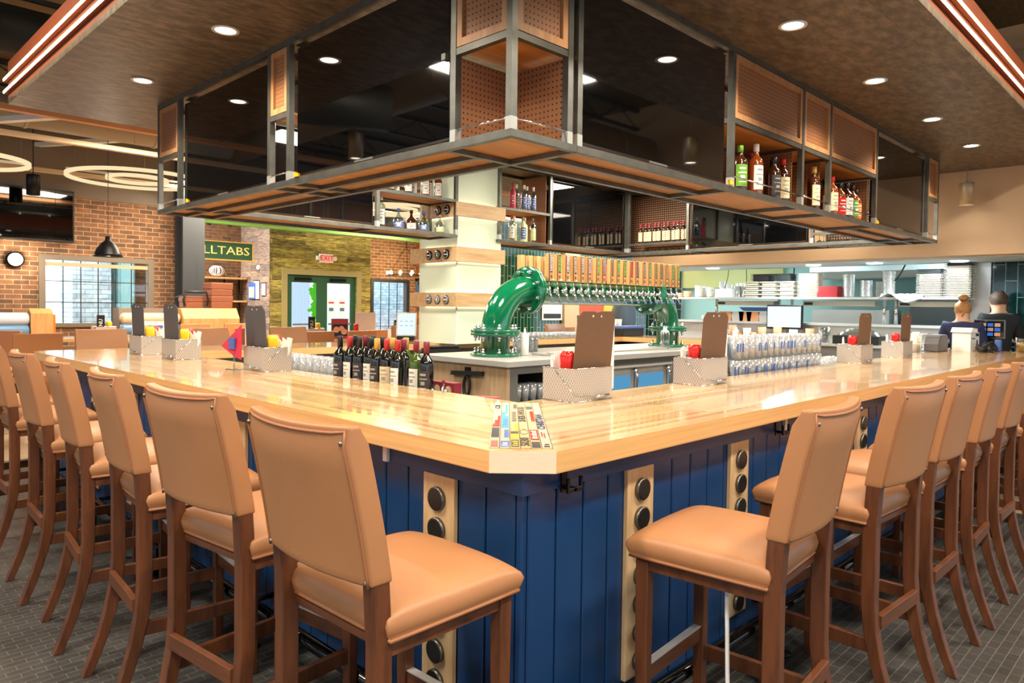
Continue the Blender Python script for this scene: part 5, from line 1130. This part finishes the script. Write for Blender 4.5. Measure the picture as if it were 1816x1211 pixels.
# nook: PULLTABS sign, shelf, framed menus, track heads
t=thing('hanging_sign','green and gold hanging sign lettered PULLTABS above the nook','sign',(4.42,13.0,2.36)); MB().box(-1.1,1.0,-.02,.02,0,.34).build('sign_board','green_door',t)
b=MB(); b.box(-1.1,1.0,-.03,.03,.34,.365); b.box(-1.1,1.0,-.03,.03,-.025,0); b.box(.975,1.0,-.03,.03,0,.34); b.box(-1.1,-1.075,-.03,.03,0,.34); b.build('sign_frame','gold',t)
P('gold_letter',(232,206,120),.5)
text('PULLTABS','lettering','gold_letter',.23,(.92,-.024,.17),(PI/2,0,0),t,ext=.004,align='RIGHT').scale=(1.28,1,1)
for x in (-.9,.8): MB().cyl((x,0,.365),(x,0,2.2),.004,5).build('cable','steel_dark',t)
t=thing('wall_shelf','black pipe and wood shelf in the nook with a wire ornament on top','shelf',(5.6,14.7,0)); MB().box(-.9,.42,-.15,.18,2.02,2.06).build('board','honey',t); MB().box(-.1,.42,-.15,.18,1.50,1.54).build('board','honey',t)
for x in (.0,.35): MB().cyl((x,.1,.8),(x,.1,2.1),.02,8).build('pipe','black_metal',t)
t=thing('wire_ornament','tangled white wire ornament on the nook shelf','ornament',(5.35,14.65,2.075)); 
rnd=random.Random(3); b=MB()
for k in range(10):
    a=rnd.uniform(0,PI); c0=rnd.uniform(-.05,.05); pts=[(c0+.15*math.cos(s)*math.cos(a),.1*math.cos(s)*math.sin(a),.12+.11*math.sin(s)) for s in [q_*2*PI/12 for q_ in range(12)]]; b.tube(pts,.006,4,closed=True)
b.build('wires','white',t)
o=MB().box(-.02,.02,-.16,.16,0,.36).build('price_board','label_blue'); o.location=(6.03,14.3,1.58); tag(o,'blue price board with pale columns on the nook wall','board')
for k in range(3): MB().box(-.028,-.02,-.13+k*.09,-.06+k*.09,.03,.27).build('column_print','label_cream',o)
for i,(y,z0_,z1_,h) in enumerate(((14.1,1.56,2.0,.15),(13.76,1.64,1.94,.11))):
    t=thing('framed_notice','black framed white notice on the grey board wall, %s one'%('larger left','smaller right')[i],'frame',(XN-.02,y,z0_)); MB().box(0,.02,-h,h,0,z1_-z0_).build('frame','black',t); MB().box(-.003,0,-h+.02,h-.02,.02,z1_-z0_-.02).build('sheet','white',t)
o=MB().lathe([(0,-.06),(.05,-.05),(.06,0),(0,0)],n=16,axis='x').build('wall_camera','white'); o.location=(XN-.001,14.0,2.28); tag(o,'small white round sensor on the grey board wall','sensor')
for i,x in enumerate((4.35,4.75)):
    pass
t=thing('spotlight_track','thin ceiling track with two black spotlights over the PULLTABS sign','spotlights',(4.5,12.6,2.98)); MB().box(-.7,.9,-.015,.015,.16,.19).build('track_bar','steel_dark',t)
for x in (-.15,.25): MB().lathe([(0,.16),(.045,.16),(.045,0),(0,.01)],(x,0,0),n=12).build('spot_head','black',t)
for x in (-.6,.8): MB().cyl((x,0,.19),(x,0,1.6),.004,5).build('cable','steel_dark',t)
t=thing('exit_sign','small exit sign with red letters above the green doors','exit sign',(7.40,YD-.06,2.44)); MB().box(-.17,.17,-.02,.05,0,.20).build('housing','white',t,bevel=.006); MB().box(-.15,.15,-.023,-.02,.02,.18).build('panel','exit',t); text('EXIT','lettering','red',.17,(0,-.026,.10),(PI/2,0,0),t)
for s in (-1,1): MB().cb((s*.22,0,.1),(.07,.07,.09)).build('lamp_head','cream',t)
for i,x in enumerate((7.58,7.87)):
    t=thing('door_notice','white paper notice on the right green door, %s one'%('left','right')[i],'notice',(x,YD+.02,1.2)); MB().box(-.1,.1,-.006,0,0,.42).build('sheet','white',t); MB().box(-.06,.06,-.008,-.006,.12,.2).build('print','label_blue',t); MB().box(-.07,.07,-.008,-.006,.3,.34).build('print','label_pink',t)
t=thing('chandelier','bare bulb ring chandelier on three chains before the far brick wall','chandelier',(9.35,13.0,2.22)); MB().tube([(.45*math.cos(k*PI/8),.45*math.sin(k*PI/8),0) for k in range(16)],.014,6,closed=True).build('ring','black_metal',t)
for k in range(3): a=k*2.09; MB().cyl((.45*math.cos(a),.45*math.sin(a),0),(0,0,.72),.006,5).build('chain','black_metal',t)
MB().cyl((0,0,.7),(0,0,1.2),.012,6).build('stem','black_metal',t)
for k in range(10): a=k*2*PI/10; b=MB(); b.lathe([(0,0),(.03,.02),(.038,.05),(.02,.085),(0,.09)],(.45*math.cos(a),.45*math.sin(a),.01),10); b.build('bulb','bulb',t)
t=thing('television','tilted black television on the warm board wall behind the column','television',(10.24,12.88,1.34)); MB().box(-.03,.03,-.75,.75,0,.85).build('casing','tv_bezel',t); MB().box(-.034,-.03,-.72,.72,.03,.82).build('screen','tv_glass',t); t.rotation_euler=(0,-.12,0); MB().box(.03,.13,-.1,.1,.3,.5).build('bracket','black_metal',t)
# things by the green tile wall
t=thing('wall_notice','white notice with a colourful heading on the green tiles','notice',(10.25,8.98,1.2)); MB().box(-.33,.33,-.01,0,0,.75).build('sheet','white',t); MB().box(-.31,.31,-.013,-.01,.52,.74).build('photo','label_pink',t); MB().box(-.28,.28,-.013,-.01,.04,.14).build('print','label_dark',t)
o=MB().box(-.5,.5,-.02,.02,0,.07).build('tile_ledge','label_white'); o.location=(8.75,8.95,1.72); tag(o,'thin white label strip on the green tiles beside the column','strip')
t=thing('wall_art','large orange poster with a grey and yellow figure on the far wall','poster',(12.2,8.98,.9)); MB().box(-1.05,.9,-.03,0,0,1.6).build('canvas','orange_art',t)
MB().lathe([(0,-.04),(.62,-.04),(.62,-.03)],(.45,0,.55),24,'y').build('yellow_shape','art_yellow',t); MB().lathe([(0,-.05),(.5,-.05),(.5,-.04)],(.6,0,.35),24,'y').build('grey_shape','art_grey',t)
t=thing('straw_caddy','black and blue bar caddy with napkins and straws on the far bar wing','caddy',(7.35,4.9,ZC)); b=MB(); b.box(-.3,.22,-.12,.12,0,.12); b.build('tray','black',t,bevel=.01); MB().box(-.3,.22,-.13,.12,.12,.15).build('insert','label_blue',t)
o=thing('straws','bundle of wooden stir sticks in a cup behind the beer pipe','straws',(7.1,5.2,ZC)); MB().lathe([(0,0),(.045,0),(.05,.15),(0,.15)],n=14).build('cup','paper',o)
for k in range(14): a=k*.9; MB().cyl((.02*math.cos(a),.02*math.sin(a),.1),(.05*math.cos(a),.05*math.sin(a),.31),.005,4).build('straw','honey',o)
for i in range(2): o=MB().lathe([(0,0),(.05,0),(.06,.24),(0,.24)],n=16).build('cup_stack','white'); o.location=(7.42+i*.14,5.25,ZC); tag(o,'tall stack of white paper cups on the far bar wing, %s one'%('left','right')[i],'cups')
o=MB().box(-.1,.1,-.004,.004,0,.28).build('clipboard','board_grey'); o.location=(6.62,5.15,ZC+.02); o.rotation_euler=(-.1,0,-.7); tag(o,'small dark clipboard on the far bar wing before the orange poster','clipboard')
t=thing('tote_bag','grey green bag on the end bar wing behind the right pipe foot','bag',(7.45,3.55,ZC),.3); b=MB(); b.prism([(-.16,0),(.18,0),(.13,.24),(-.12,.27)],-.07,.07,'y'); b.build('bag_body','trim_olive' if 'trim_olive' in MATS else 'art_grey',t,bevel=.02)
for i,(x,y,m_) in enumerate(((7.3,3.3,'glass_clear'),(7.42,3.22,'orange'),(7.25,3.15,'label_white'))): squeeze('%s condiment bottle on the end bar wing'%('clear','orange','white')[i],(x,y,ZC),m_,.16)
# ================= KITCHEN =================
KX=9.3
t=thing('pass_shelf','stainless kitchen pass with two shelves on round posts','shelf',(KX,0,0))
MB().box(-.25,.25,.97,5.6,1.645,1.675).build('top_shelf','steel',t); MB().box(-.2,.3,1.0,5.6,1.27,1.30).build('lower_shelf','steel',t); MB().box(-.1,.3,1.0,5.6,.2,1.27).build('front_panel','steel',t); MB().box(-.7,.0,1.35,5.6,.96,1.0).build('work_counter','steel',t)
for y in (4.55,3.5,3.3,2.0,1.85,1.05): MB().cyl((0,y,1.30),(0,y,1.645),.022,12).build('post','chrome',t)
for y0,y1 in ((3.55,4.5),(2.1,3.1),(1.0,1.8)): o=MB().box(-.08,.08,y0,y1,1.55,1.62).build('heat_lamp','cream',t); MB().box(-.09,-.08,y1-.14,y1-.02,1.565,1.6).build('switch','label_dark',o)
def stack(kind,lab,y,z,n,rx,ry,dz,m_,cat,top=None,round_=False,lean=0,x=KX):
    t=thing(kind,lab,cat,(x,y,z),0); rnd=random.Random(int(y*100))
    for k in range(n):
        b=MB(); j=rnd.uniform(-.006,.006)
        if round_: b.lathe([(0,k*dz),(rx*.7,k*dz),(rx,k*dz+dz*1.5),(rx-.004,k*dz+dz*1.5),(rx*.65,k*dz+.003)],(j,j,0),18)
        else: b.box(-rx*.8+j,rx*.8+j,-ry*.8+j,ry*.8+j,k*dz,k*dz+dz*.6); b.box(-rx+j,rx+j,-ry+j,ry+j,k*dz+dz*.6,k*dz+dz*.85)
        b.build('piece',m_ if not(top and k>n-4) else top,t)
    if lean: t.rotation_euler=(lean,0,0)
    return t
z=1.675
stack('plate_stack','tall leaning stack of white square plates on the kitchen shelf, middle one',3.02,z,17,.12,.155,.021,'cream','plates'); stack('plate_stack','stack of white square plates at the right end of the kitchen shelf, lower one',1.42,z,17,.14,.155,.022,'cream','plates','art_grey'); stack('plate_stack','tallest stack of square plates at the right end of the kitchen shelf',1.10,z,22,.14,.155,.0215,'cream','plates','board_grey')
for i,(y,n) in enumerate(((2.48,18),(2.24,13),(1.95,20),(2.07,12))): stack('pan_stack','tall stack of small metal pans on the kitchen shelf, %s from the left'%ordn[i],y,z,n,.082,.08,.0175,'steel','pans',round_=True,x=KX+(.1 if i==3 else 0))
for i,y in enumerate((3.90,3.63,3.34)): t=stack('tub_stack','cream plastic tubs with lids on the kitchen shelf, %s from the left'%ordn[i],y,z,4,.14,.125,.062,'cream','tubs')
for i,(y,n) in enumerate(((5.25,2),(5.1,3),(4.87,5),(4.66,5))): stack('bowl_stack','pink cream stack of bowls at the left of the kitchen shelf, %s from the left'%ordn[i],y,z,n,.07,.07,.03,'peach' if i<2 else 'cream','bowls',round_=True)
for i,(y,h) in enumerate(((4.95,.2),(4.82,.18),(4.50,.26),(4.38,.22))): o=MB().lathe([(0,0),(.045,0),(.05,h),(0,h)],n=14).build('cup_stack','white'); o.location=(KX+.08,y,z); tag(o,'white stack of paper cups on the kitchen shelf, %s from the left'%ordn[i],'cups')
o=MB().box(-.12,.12,-.15,.15,0,.14).build('napkin_tub','white'); o.location=(KX-.02,4.36,z); tag(o,'white square tub of lids left of the steel canisters','tub')
for i,y in enumerate((4.18,4.06)): 
    t=thing('canister','steel canister of cutlery on the kitchen shelf, %s one'%('left','right')[i],'canister',(KX,y,z)); MB().lathe([(.06,0),(.065,.18),(.06,.18),(.055,.0),(0,0)],n=16).build('can_body','steel',t)
    for k in range(8): MB().cyl((.03*math.cos(k),.03*math.sin(k),.05),(.045*math.cos(k),.045*math.sin(k),.23),.005,4).build('utensil','chrome',t)
for i,y in enumerate((3.76,3.42)): stack('tray_stack','stack of flat grey trays lying on the tubs, %s one'%('left','right')[i],y,z+.25,5,.14,.15,.022,'board_grey' if i==0 else 'art_grey','trays')
o=MB().box(-.12,.12,-.14,.14,0,.16).build('book_stack','wax_red'); o.location=(KX,2.74,z); tag(o,'red and blue stack of boxes between plates and pans','boxes')
b=MB(); n=10
for j in range(n+1):
    for i in range(n+1): b.v.append((-.3+.4*i/n+.02*math.sin(j*1.7),-.26+.52*j/n,.02*math.sin(i*1.3+j)-(.10 if i<2 else 0)*(.5+.5*math.sin(j*.6))+.02))
b.f=[(j*(n+1)+i,j*(n+1)+i+1,(j+1)*(n+1)+i+1,(j+1)*(n+1)+i) for j in range(n) for i in range(n)]; b.mi=[0]*len(b.f); b.sm=[True]*len(b.f)
o=b.build('dish_towel','white'); o.location=(KX+.0,1.72,z+.01); tag(o,'crumpled white towel hanging over the kitchen shelf edge','towel')
for i,(y,c_) in enumerate(((4.38,'leather'),(4.18,'roll_blue'),(4.05,'leather_dark'),(3.92,'leather'),(3.72,'roll_blue'),(3.58,'leather'))): o=MB(); o.prism([(-.09,0),(.09,0),(.11,.15),(-.11,.15)],-.06,.06,'x'); o=o.build('food_pan',('peach' if i in(0,3,5) else 'steel' if i!=2 else 'peach')); o.location=(KX+.05,y,1.30); tag(o,'deep metal food pan on the lower kitchen shelf, %s from the left'%ordn[i],'pan')
o=MB().prism([(-.18,0),(.18,0),(.26,.06),(-.26,.06)],-.1,.1,'x').build('blue_tray','label_blue'); o.location=(KX+.1,3.9,1.46); tag(o,'blue plastic tray lying over the food pans','tray')
for i,(y,n) in enumerate(((4.75,2),(4.62,4))): stack('bowl_stack','white dishes on the lower kitchen shelf, %s one'%('left','right')[i],y,1.30,n,.07,.07,.03,'cream' if i==0 else 'peach','bowls',round_=True)
for i in range(12):
    y=4.2-i*.12; h=(.1,.24,.12,.2,.14,.22)[i%6]; o=MB().lathe([(0,0),(.055,0),(.06,h),(0,h)],n=14).build('paper_cup','peach' if i%3 else 'cream'); o.location=(8.95,y,1.0); tag(o,'paper tub or cup on the work counter below the pass, %s from the left'%(ordn+['tenth','eleventh','twelfth'])[i],'tub')
t=thing('food_container','clear deli container with orange food near the pass','container',(8.3,2.42,1.06)); MB().lathe([(0,0),(.06,0),(.075,.2),(.07,.2),(.055,.005)],n=18).build('tub','glass_clear',t); MB().lathe([(0,.01),(.055,.01),(.058,.06),(0,.06)],n=16).build('food','orange',t)
t=thing('side_counter','low steel service counter in front of the kitchen pass','counter',(8.25,1.9,0)); MB().box(-.3,.25,-.6,.9,1.03,1.06).build('counter_top','steel',t); MB().box(-.25,.2,-.55,.85,0,1.03).build('cabinet','steel_dark',t)
t=thing('garnish_tray','black garnish bin with a clear lid on the service counter','garnish tray',(8.2,1.95,1.06)); MB().box(-.14,.14,-.28,.28,0,.11).build('bin','black',t,bevel=.01); b=MB(); b.lathe([(.0,.2),(.1,.19),(.16,.14),(.18,.11)],n=20); b.v=[(x*.8,y*1.5,z_) for x,y,z_ in b.v]; b.build('lid','glass_clear',t)
b=MB(); b.cyl((0,0,0),(0,0,-.02),.14,16); 
for i,(x,y) in enumerate(((8.7,4.3),(8.7,2.75),(8.7,1.95),(8.8,1.0))): o=MB().lathe([(0,0),(.085,0),(.1,.01),(0,.012)],n=20).build('recessed_light','kitchen_disc'); o.location=(x,y,2.105); tag(o,'round cool recessed light above the kitchen pass, %s from the left'%ordn[i],'ceiling light')
for i,(y,d) in enumerate(((4.35,.1),(4.05,-.02),(3.28,.05),(1.75,.3))):
    o=MB().tube([(0,0,0),(.01,d*.2,-.12),(-.01,d*.6,-.3),(0,d,-.44)],.010 if i>1 else .006,6).build('hanging_cable','black'); o.location=(KX,y,2.12); tag(o,'black cable hanging from the kitchen ceiling, %s from the left'%ordn[i],'cable')
b=MB(); b.box(-.35,.35,-1.7,1.9,0,.42); b.prism([(-.35,0),(.35,0),(.35,-.1),(-.2,-.1)],-1.7,1.9,'y'); o=b.build('exhaust_hood','pale_wall'); o.location=(11.0,1.7,2.12); tag(o,'pale steel exhaust hood along the back of the kitchen','hood')
t=thing('cook_line','dark grey kitchen equipment under the hood','kitchen equipment',(11.1,2.2,0)); MB().box(-.3,.3,-1.5,1.6,0,1.2).build('range_body','steel_dark',t); MB().box(-.32,.3,-.9,-.1,1.2,1.75).build('oven','art_grey',t,bevel=.01); MB().box(-.3,.3,.2,1.4,1.2,1.5).build('griddle','steel',t)
# end of the bar, right side
t=thing('tool_holder','dark rounded bin standing at the right end of the bar','bin',(7.10,.80,ZC)); b=MB(); b.prism([(-.18,0),(.18,0),(.18,.155),(.15,.175),(-.07,.175),(-.13,.15),(-.17,.08)],-.07,.07,'y'); b.build('bin_body','board_grey',t,bevel=.015)
t=thing('carton','white lidded cardboard carton at the right end of the bar','carton',(7.5,.62,ZC),-.15); MB().box(-.11,.11,-.09,.09,0,.20).build('carton_body','white',t); b=MB(); b.prism([(-.13,.20),(.04,.20),(.03,.24),(-.09,.25)],-.1,.1,'y'); b.build('flap','paper',t); MB().box(.02,.1,-.0915,-.09,.16,.19).build('print','label_dark',t); MB().box(-.08,-.0,-.0915,-.09,.13,.14).build('print','label_dark',t); MB().box(.04,.07,-.0915,-.09,.03,.12).build('print','label_dark',t)
b=MB(); rnd=random.Random(9)
for k in range(7): b.tube([(rnd.uniform(-.25,.0),rnd.uniform(-.08,.08),.02),(rnd.uniform(-.1,.1),rnd.uniform(-.06,.06),rnd.uniform(.04,.1)),(rnd.uniform(.0,.28),rnd.uniform(-.08,.08),.025)],[.02,.035,.02],8)
o=b.build('folded_jacket','black'); o.location=(7.42,.42,ZC+.005); tag(o,'black and brown jacket lying crumpled on the right bar end','jacket')
o=MB().lathe([(0,0),(.028,0),(.033,.01),(.033,.115),(.027,.125),(0,.125)],n=18).build('drink_can','label_sky' if 0 else 'label_blue'); o.location=(7.70,.36,ZC); tag(o,'blue drink can on the right end of the bar','can')
def beer(x,y,lab):
    t=thing('beer_glass',lab,'glass',(x,y,ZC)); MB().lathe([(0,0),(.04,0),(.05,.15),(.046,.15),(.036,.01)],n=18).build('glass_body','glass_clear',t); MB().lathe([(0,.012),(.037,.012),(.044,.125),(0,.125)],n=18).build('beer','ale',t); MB().lathe([(.044,.125),(.045,.142),(0,.142)],n=18).build('foam','cream',t)
P('ale',(226,160,40),.15,emit=(226,160,40),es=0.0)
beer(7.72,.60,'amber beer glass behind the crumpled jacket'); beer(7.7,.16,'amber beer glass at the very right end of the bar')
t=thing('drying_rack','white wire rack with pale bottles behind the right caddies','rack',(6.95,.95,ZC-.02)); b=MB()
for zz in (0,.1,.2): b.tube([(-.12,-.08,zz),(.12,-.08,zz),(.12,.08,zz),(-.12,.08,zz)],.004,5,closed=True)
for x,y in ((-.12,-.08),(.12,-.08),(.12,.08),(-.12,.08)): b.cyl((x,y,0),(x,y,.2),.004,5)
b.build('wire_frame','white',t)
for k in range(2): MB().lathe([(0,.01),(.04,.01),(.04,.16),(.02,.19),(.02,.22),(0,.22)],(-.06+.11*k,0,0),14).build('flask','cream',t)
t=thing('terminal','tilted order terminal with a blue lit screen beside the woman','terminal',(8.60,.62,1.18),-.2); b=MB(); b.box(-.015,.015,-.17,.17,0,.22); b.build('casing','rim_steel',t,bevel=.006); MB().box(-.018,-.015,-.155,.155,.015,.205).build('screen','tv_glass',t)
for k in range(9): MB().box(-.0195,-.018,-.12+.075*(k%3),-.06+.075*(k%3),.03+.055*(k//3),.07+.055*(k//3)).build('key','screen_blue' if k%2 else 'skin',t)
MB().box(0,.05,-.05,.05,-1.18,.02).build('stand','black',t)
t=thing('wait_station','dark service station under the green tiles with a printer','counter',(9.15,.3,0)); MB().box(.22,.38,-1.2,.20,0,1.12).build('cabinet','art_grey',t); MB().box(.21,.39,-1.2,.20,1.12,1.15).build('counter_top','steel',t)
o=MB().box(-.12,.12,-.1,.1,0,.16).build('receipt_printer','black'); o.location=(9.45,.25,1.15); tag(o,'black receipt printer on the service station','printer')
# ================= PEOPLE =================
def skin_mesh(name,chains,mat_,parent=None,sub=2):
    """chains: lists of (point, radius); points within 1 mm are shared"""
    vs=[];rad=[];ed=[]
    def vid(p,r_):
        for i,v in enumerate(vs):
            if (Vector(v)-Vector(p)).length<1e-3: return i
        vs.append(p); rad.append(r_); return len(vs)-1
    for ch_ in chains:
        prev=None
        for p,r_ in ch_:
            i=vid(p,r_)
            if prev is not None and prev!=i: ed.append((prev,i))
            prev=i
    me=bpy.data.meshes.new(name); me.from_pydata(vs,ed,[]); o=bpy.data.objects.new(name,me); COL.objects.link(o)
    m=o.modifiers.new('skin','SKIN'); m.use_smooth_shade=True
    if not me.skin_vertices: 
        raise RuntimeError('no skin layer')
    for i,d in enumerate(me.skin_vertices[0].data): d.radius=(rad[i] if not isinstance(rad[i],tuple) else rad[i][0], rad[i] if not isinstance(rad[i],tuple) else rad[i][1]); d.use_root=(i==0)
    s=o.modifiers.new('sub','SUBSURF'); s.levels=sub; s.render_levels=sub
    me.materials.append(MATS[mat_]); 
    if parent: o.parent=parent
    return o
def person(lab,loc,rz,hair,top,bun,H=1.66,scale=1.0):
    """standing figure facing local +y, both forearms reaching forward over a counter, head bent a little"""
    t=thing('person',lab,'person',loc,rz); t.scale=(H/1.7,)*3
    pel=(0,0,.92); hipL,hipR=(-.09,0,.88),(.09,0,.88)
    sp1,sp2,ch2,nk=(0,-.01,1.06),(0,0,1.20),(0,.015,1.33),(0,.02,1.46)
    hd0,hd1,hd2=(0,.045,1.55),(0,.06,1.62),(0,.055,1.685)
    ch_=[[(pel,(.135,.10)),(sp1,(.115,.085)),(sp2,(.13,.095)),(ch2,(.15,.11)),(nk,(.066,.066)),(hd0,(.085,.095)),(hd1,(.10,.125)),(hd2,(.085,.10))]]
    hands=[]
    for s in (-1,1):
        sh=(s*.175,.01,1.39); el=(s*.23,.06,1.13); wr=(s*.13,.29,1.16); pa=(s*.11,.37,1.16)
        ch_.append([(ch2,(.14,.10)),(sh,.062),(el,.043),(wr,.027),(pa,(.036,.018))])
        for k,(dx,l) in enumerate(((-.03,.065),(-.01,.08),(.01,.085),(.03,.07))): ch_.append([(pa,(.036,.018)),((pa[0]+dx,pa[1]+l*.55,pa[2]+.002),.009),((pa[0]+dx*1.15,pa[1]+l,pa[2]-.018),.008)])
        ch_.append([(pa,(.036,.018)),((pa[0]-s*.045,pa[1]+.0,pa[2]-.004),.010),((pa[0]-s*.06,pa[1]+.035,pa[2]-.012),.008)])
        hp=(s*.09,0,.86); kn=(s*.1,.02,.48); an=(s*.1,-.02,.09); to=(s*.11,.13,.035)
        ch_.append([(pel,(.135,.10)),(hp,.085),(kn,.055),(an,.036),(to,.032)])
    body=skin_mesh('body',ch_,'skin',t)
    # face
    for s in (-1,1): MB().lathe([(0,.0),(.006,.001),(.009,.004)],(s*.03,.148,1.625),8,'y').build('eye','black',t); b=MB(); b.cb((s*.078,.05,1.61),(.014,.03,.05)); b.build('ear','skin',t,bevel=.005)
    b=MB(); b.add([(-.012,.145,1.60),(.012,.145,1.60),(0,.172,1.598),(0,.146,1.64)],[(0,1,2),(0,2,3),(1,3,2),(0,3,1)]); b.build('nose','skin',t); MB().cb((0,.135,1.575),(.04,.01,.008)).build('mouth','leather_dark',t)
    # hair
    b=MB(); vs=[]; n=16;m=9
    for j in range(m):
        for i in range(n):
            jt=1+.05*math.sin(i*5.3+j*2.1)*(j>0); th=j/(m-1)*PI*.66; a=2*PI*i/n; r_=.098
            front=max(0,math.sin(a)); k_=1-.38*front*(j/(m-1)); th*=k_
            vs.append((.094*jt*math.sin(th)*math.cos(a),.043+.114*jt*math.sin(th)*math.sin(a),1.622+.112*jt*math.cos(th)))
    b.add(vs,[(j*n+i,(j+1)*n+i,(j+1)*n+(i+1)%n,j*n+(i+1)%n) for j in range(m-1) for i in range(n)],True); h=b.build('hair',hair,t)
    if bun:
        b=MB(); b.lathe([(0,-.04),(.035,-.034),(.056,-.01),(.055,.012),(.035,.035),(0,.04)],(0,.0,1.765),14); b.tube([(.045*math.cos(k*.8),.045*math.sin(k*.8),1.755+.02*math.sin(k*1.9)) for k in range(9)],.018,6); b.build('bun',hair,h)
        MB().tube([(.012,-.045,1.58),(-.01,-.055,1.52)],[.02,.008],6).build('nape',hair,h)
    # clothes
    g=.012; cl=[[(pel,(.15,.115)),(sp1,(.13,.10)),(sp2,(.145,.112)),(ch2,(.175,.13)),((0,.015,1.43),(.12,.09)),((0,.02,1.475),(.075,.07))]]
    for s in (-1,1): cl.append([(ch2,(.175,.13)),(((s*.175),.01,1.395),.09),((s*.23,.06,1.13),.064),((s*.135,.275,1.16),.044)] if bun else [(ch2,(.175,.13)),(((s*.175),.01,1.395),.09),((s*.235,.06,1.12),.066)])
    skin_mesh('shirt',cl,top,t)
    pc=[[((0,0,.95),(.145,.112)),((0,0,.90),(.15,.115))]]
    for s in (-1,1): pc.append([((0,0,.90),(.15,.115)),((s*.095,0,.84),.095),((s*.1,.02,.48),.068),((s*.1,-.02,.12),.05)])
    skin_mesh('trousers','black' and pc,'black',t)
    for s in (-1,1): MB().box(s*.11-.045,s*.11+.045,-.08,.19,0,.075).build('shoe','black',t,bevel=.02)
    return t
person('woman with a blond bun in a navy sweatshirt bending over the terminal, facing away',(8.42,.86,0),-1.35,'hair_blond','navy',True,1.60)
person('dark haired man in a black shirt standing at the green tiled wall',(9.02,.60,0),-1.0,'hair_dark','shirt_black',False,1.72)
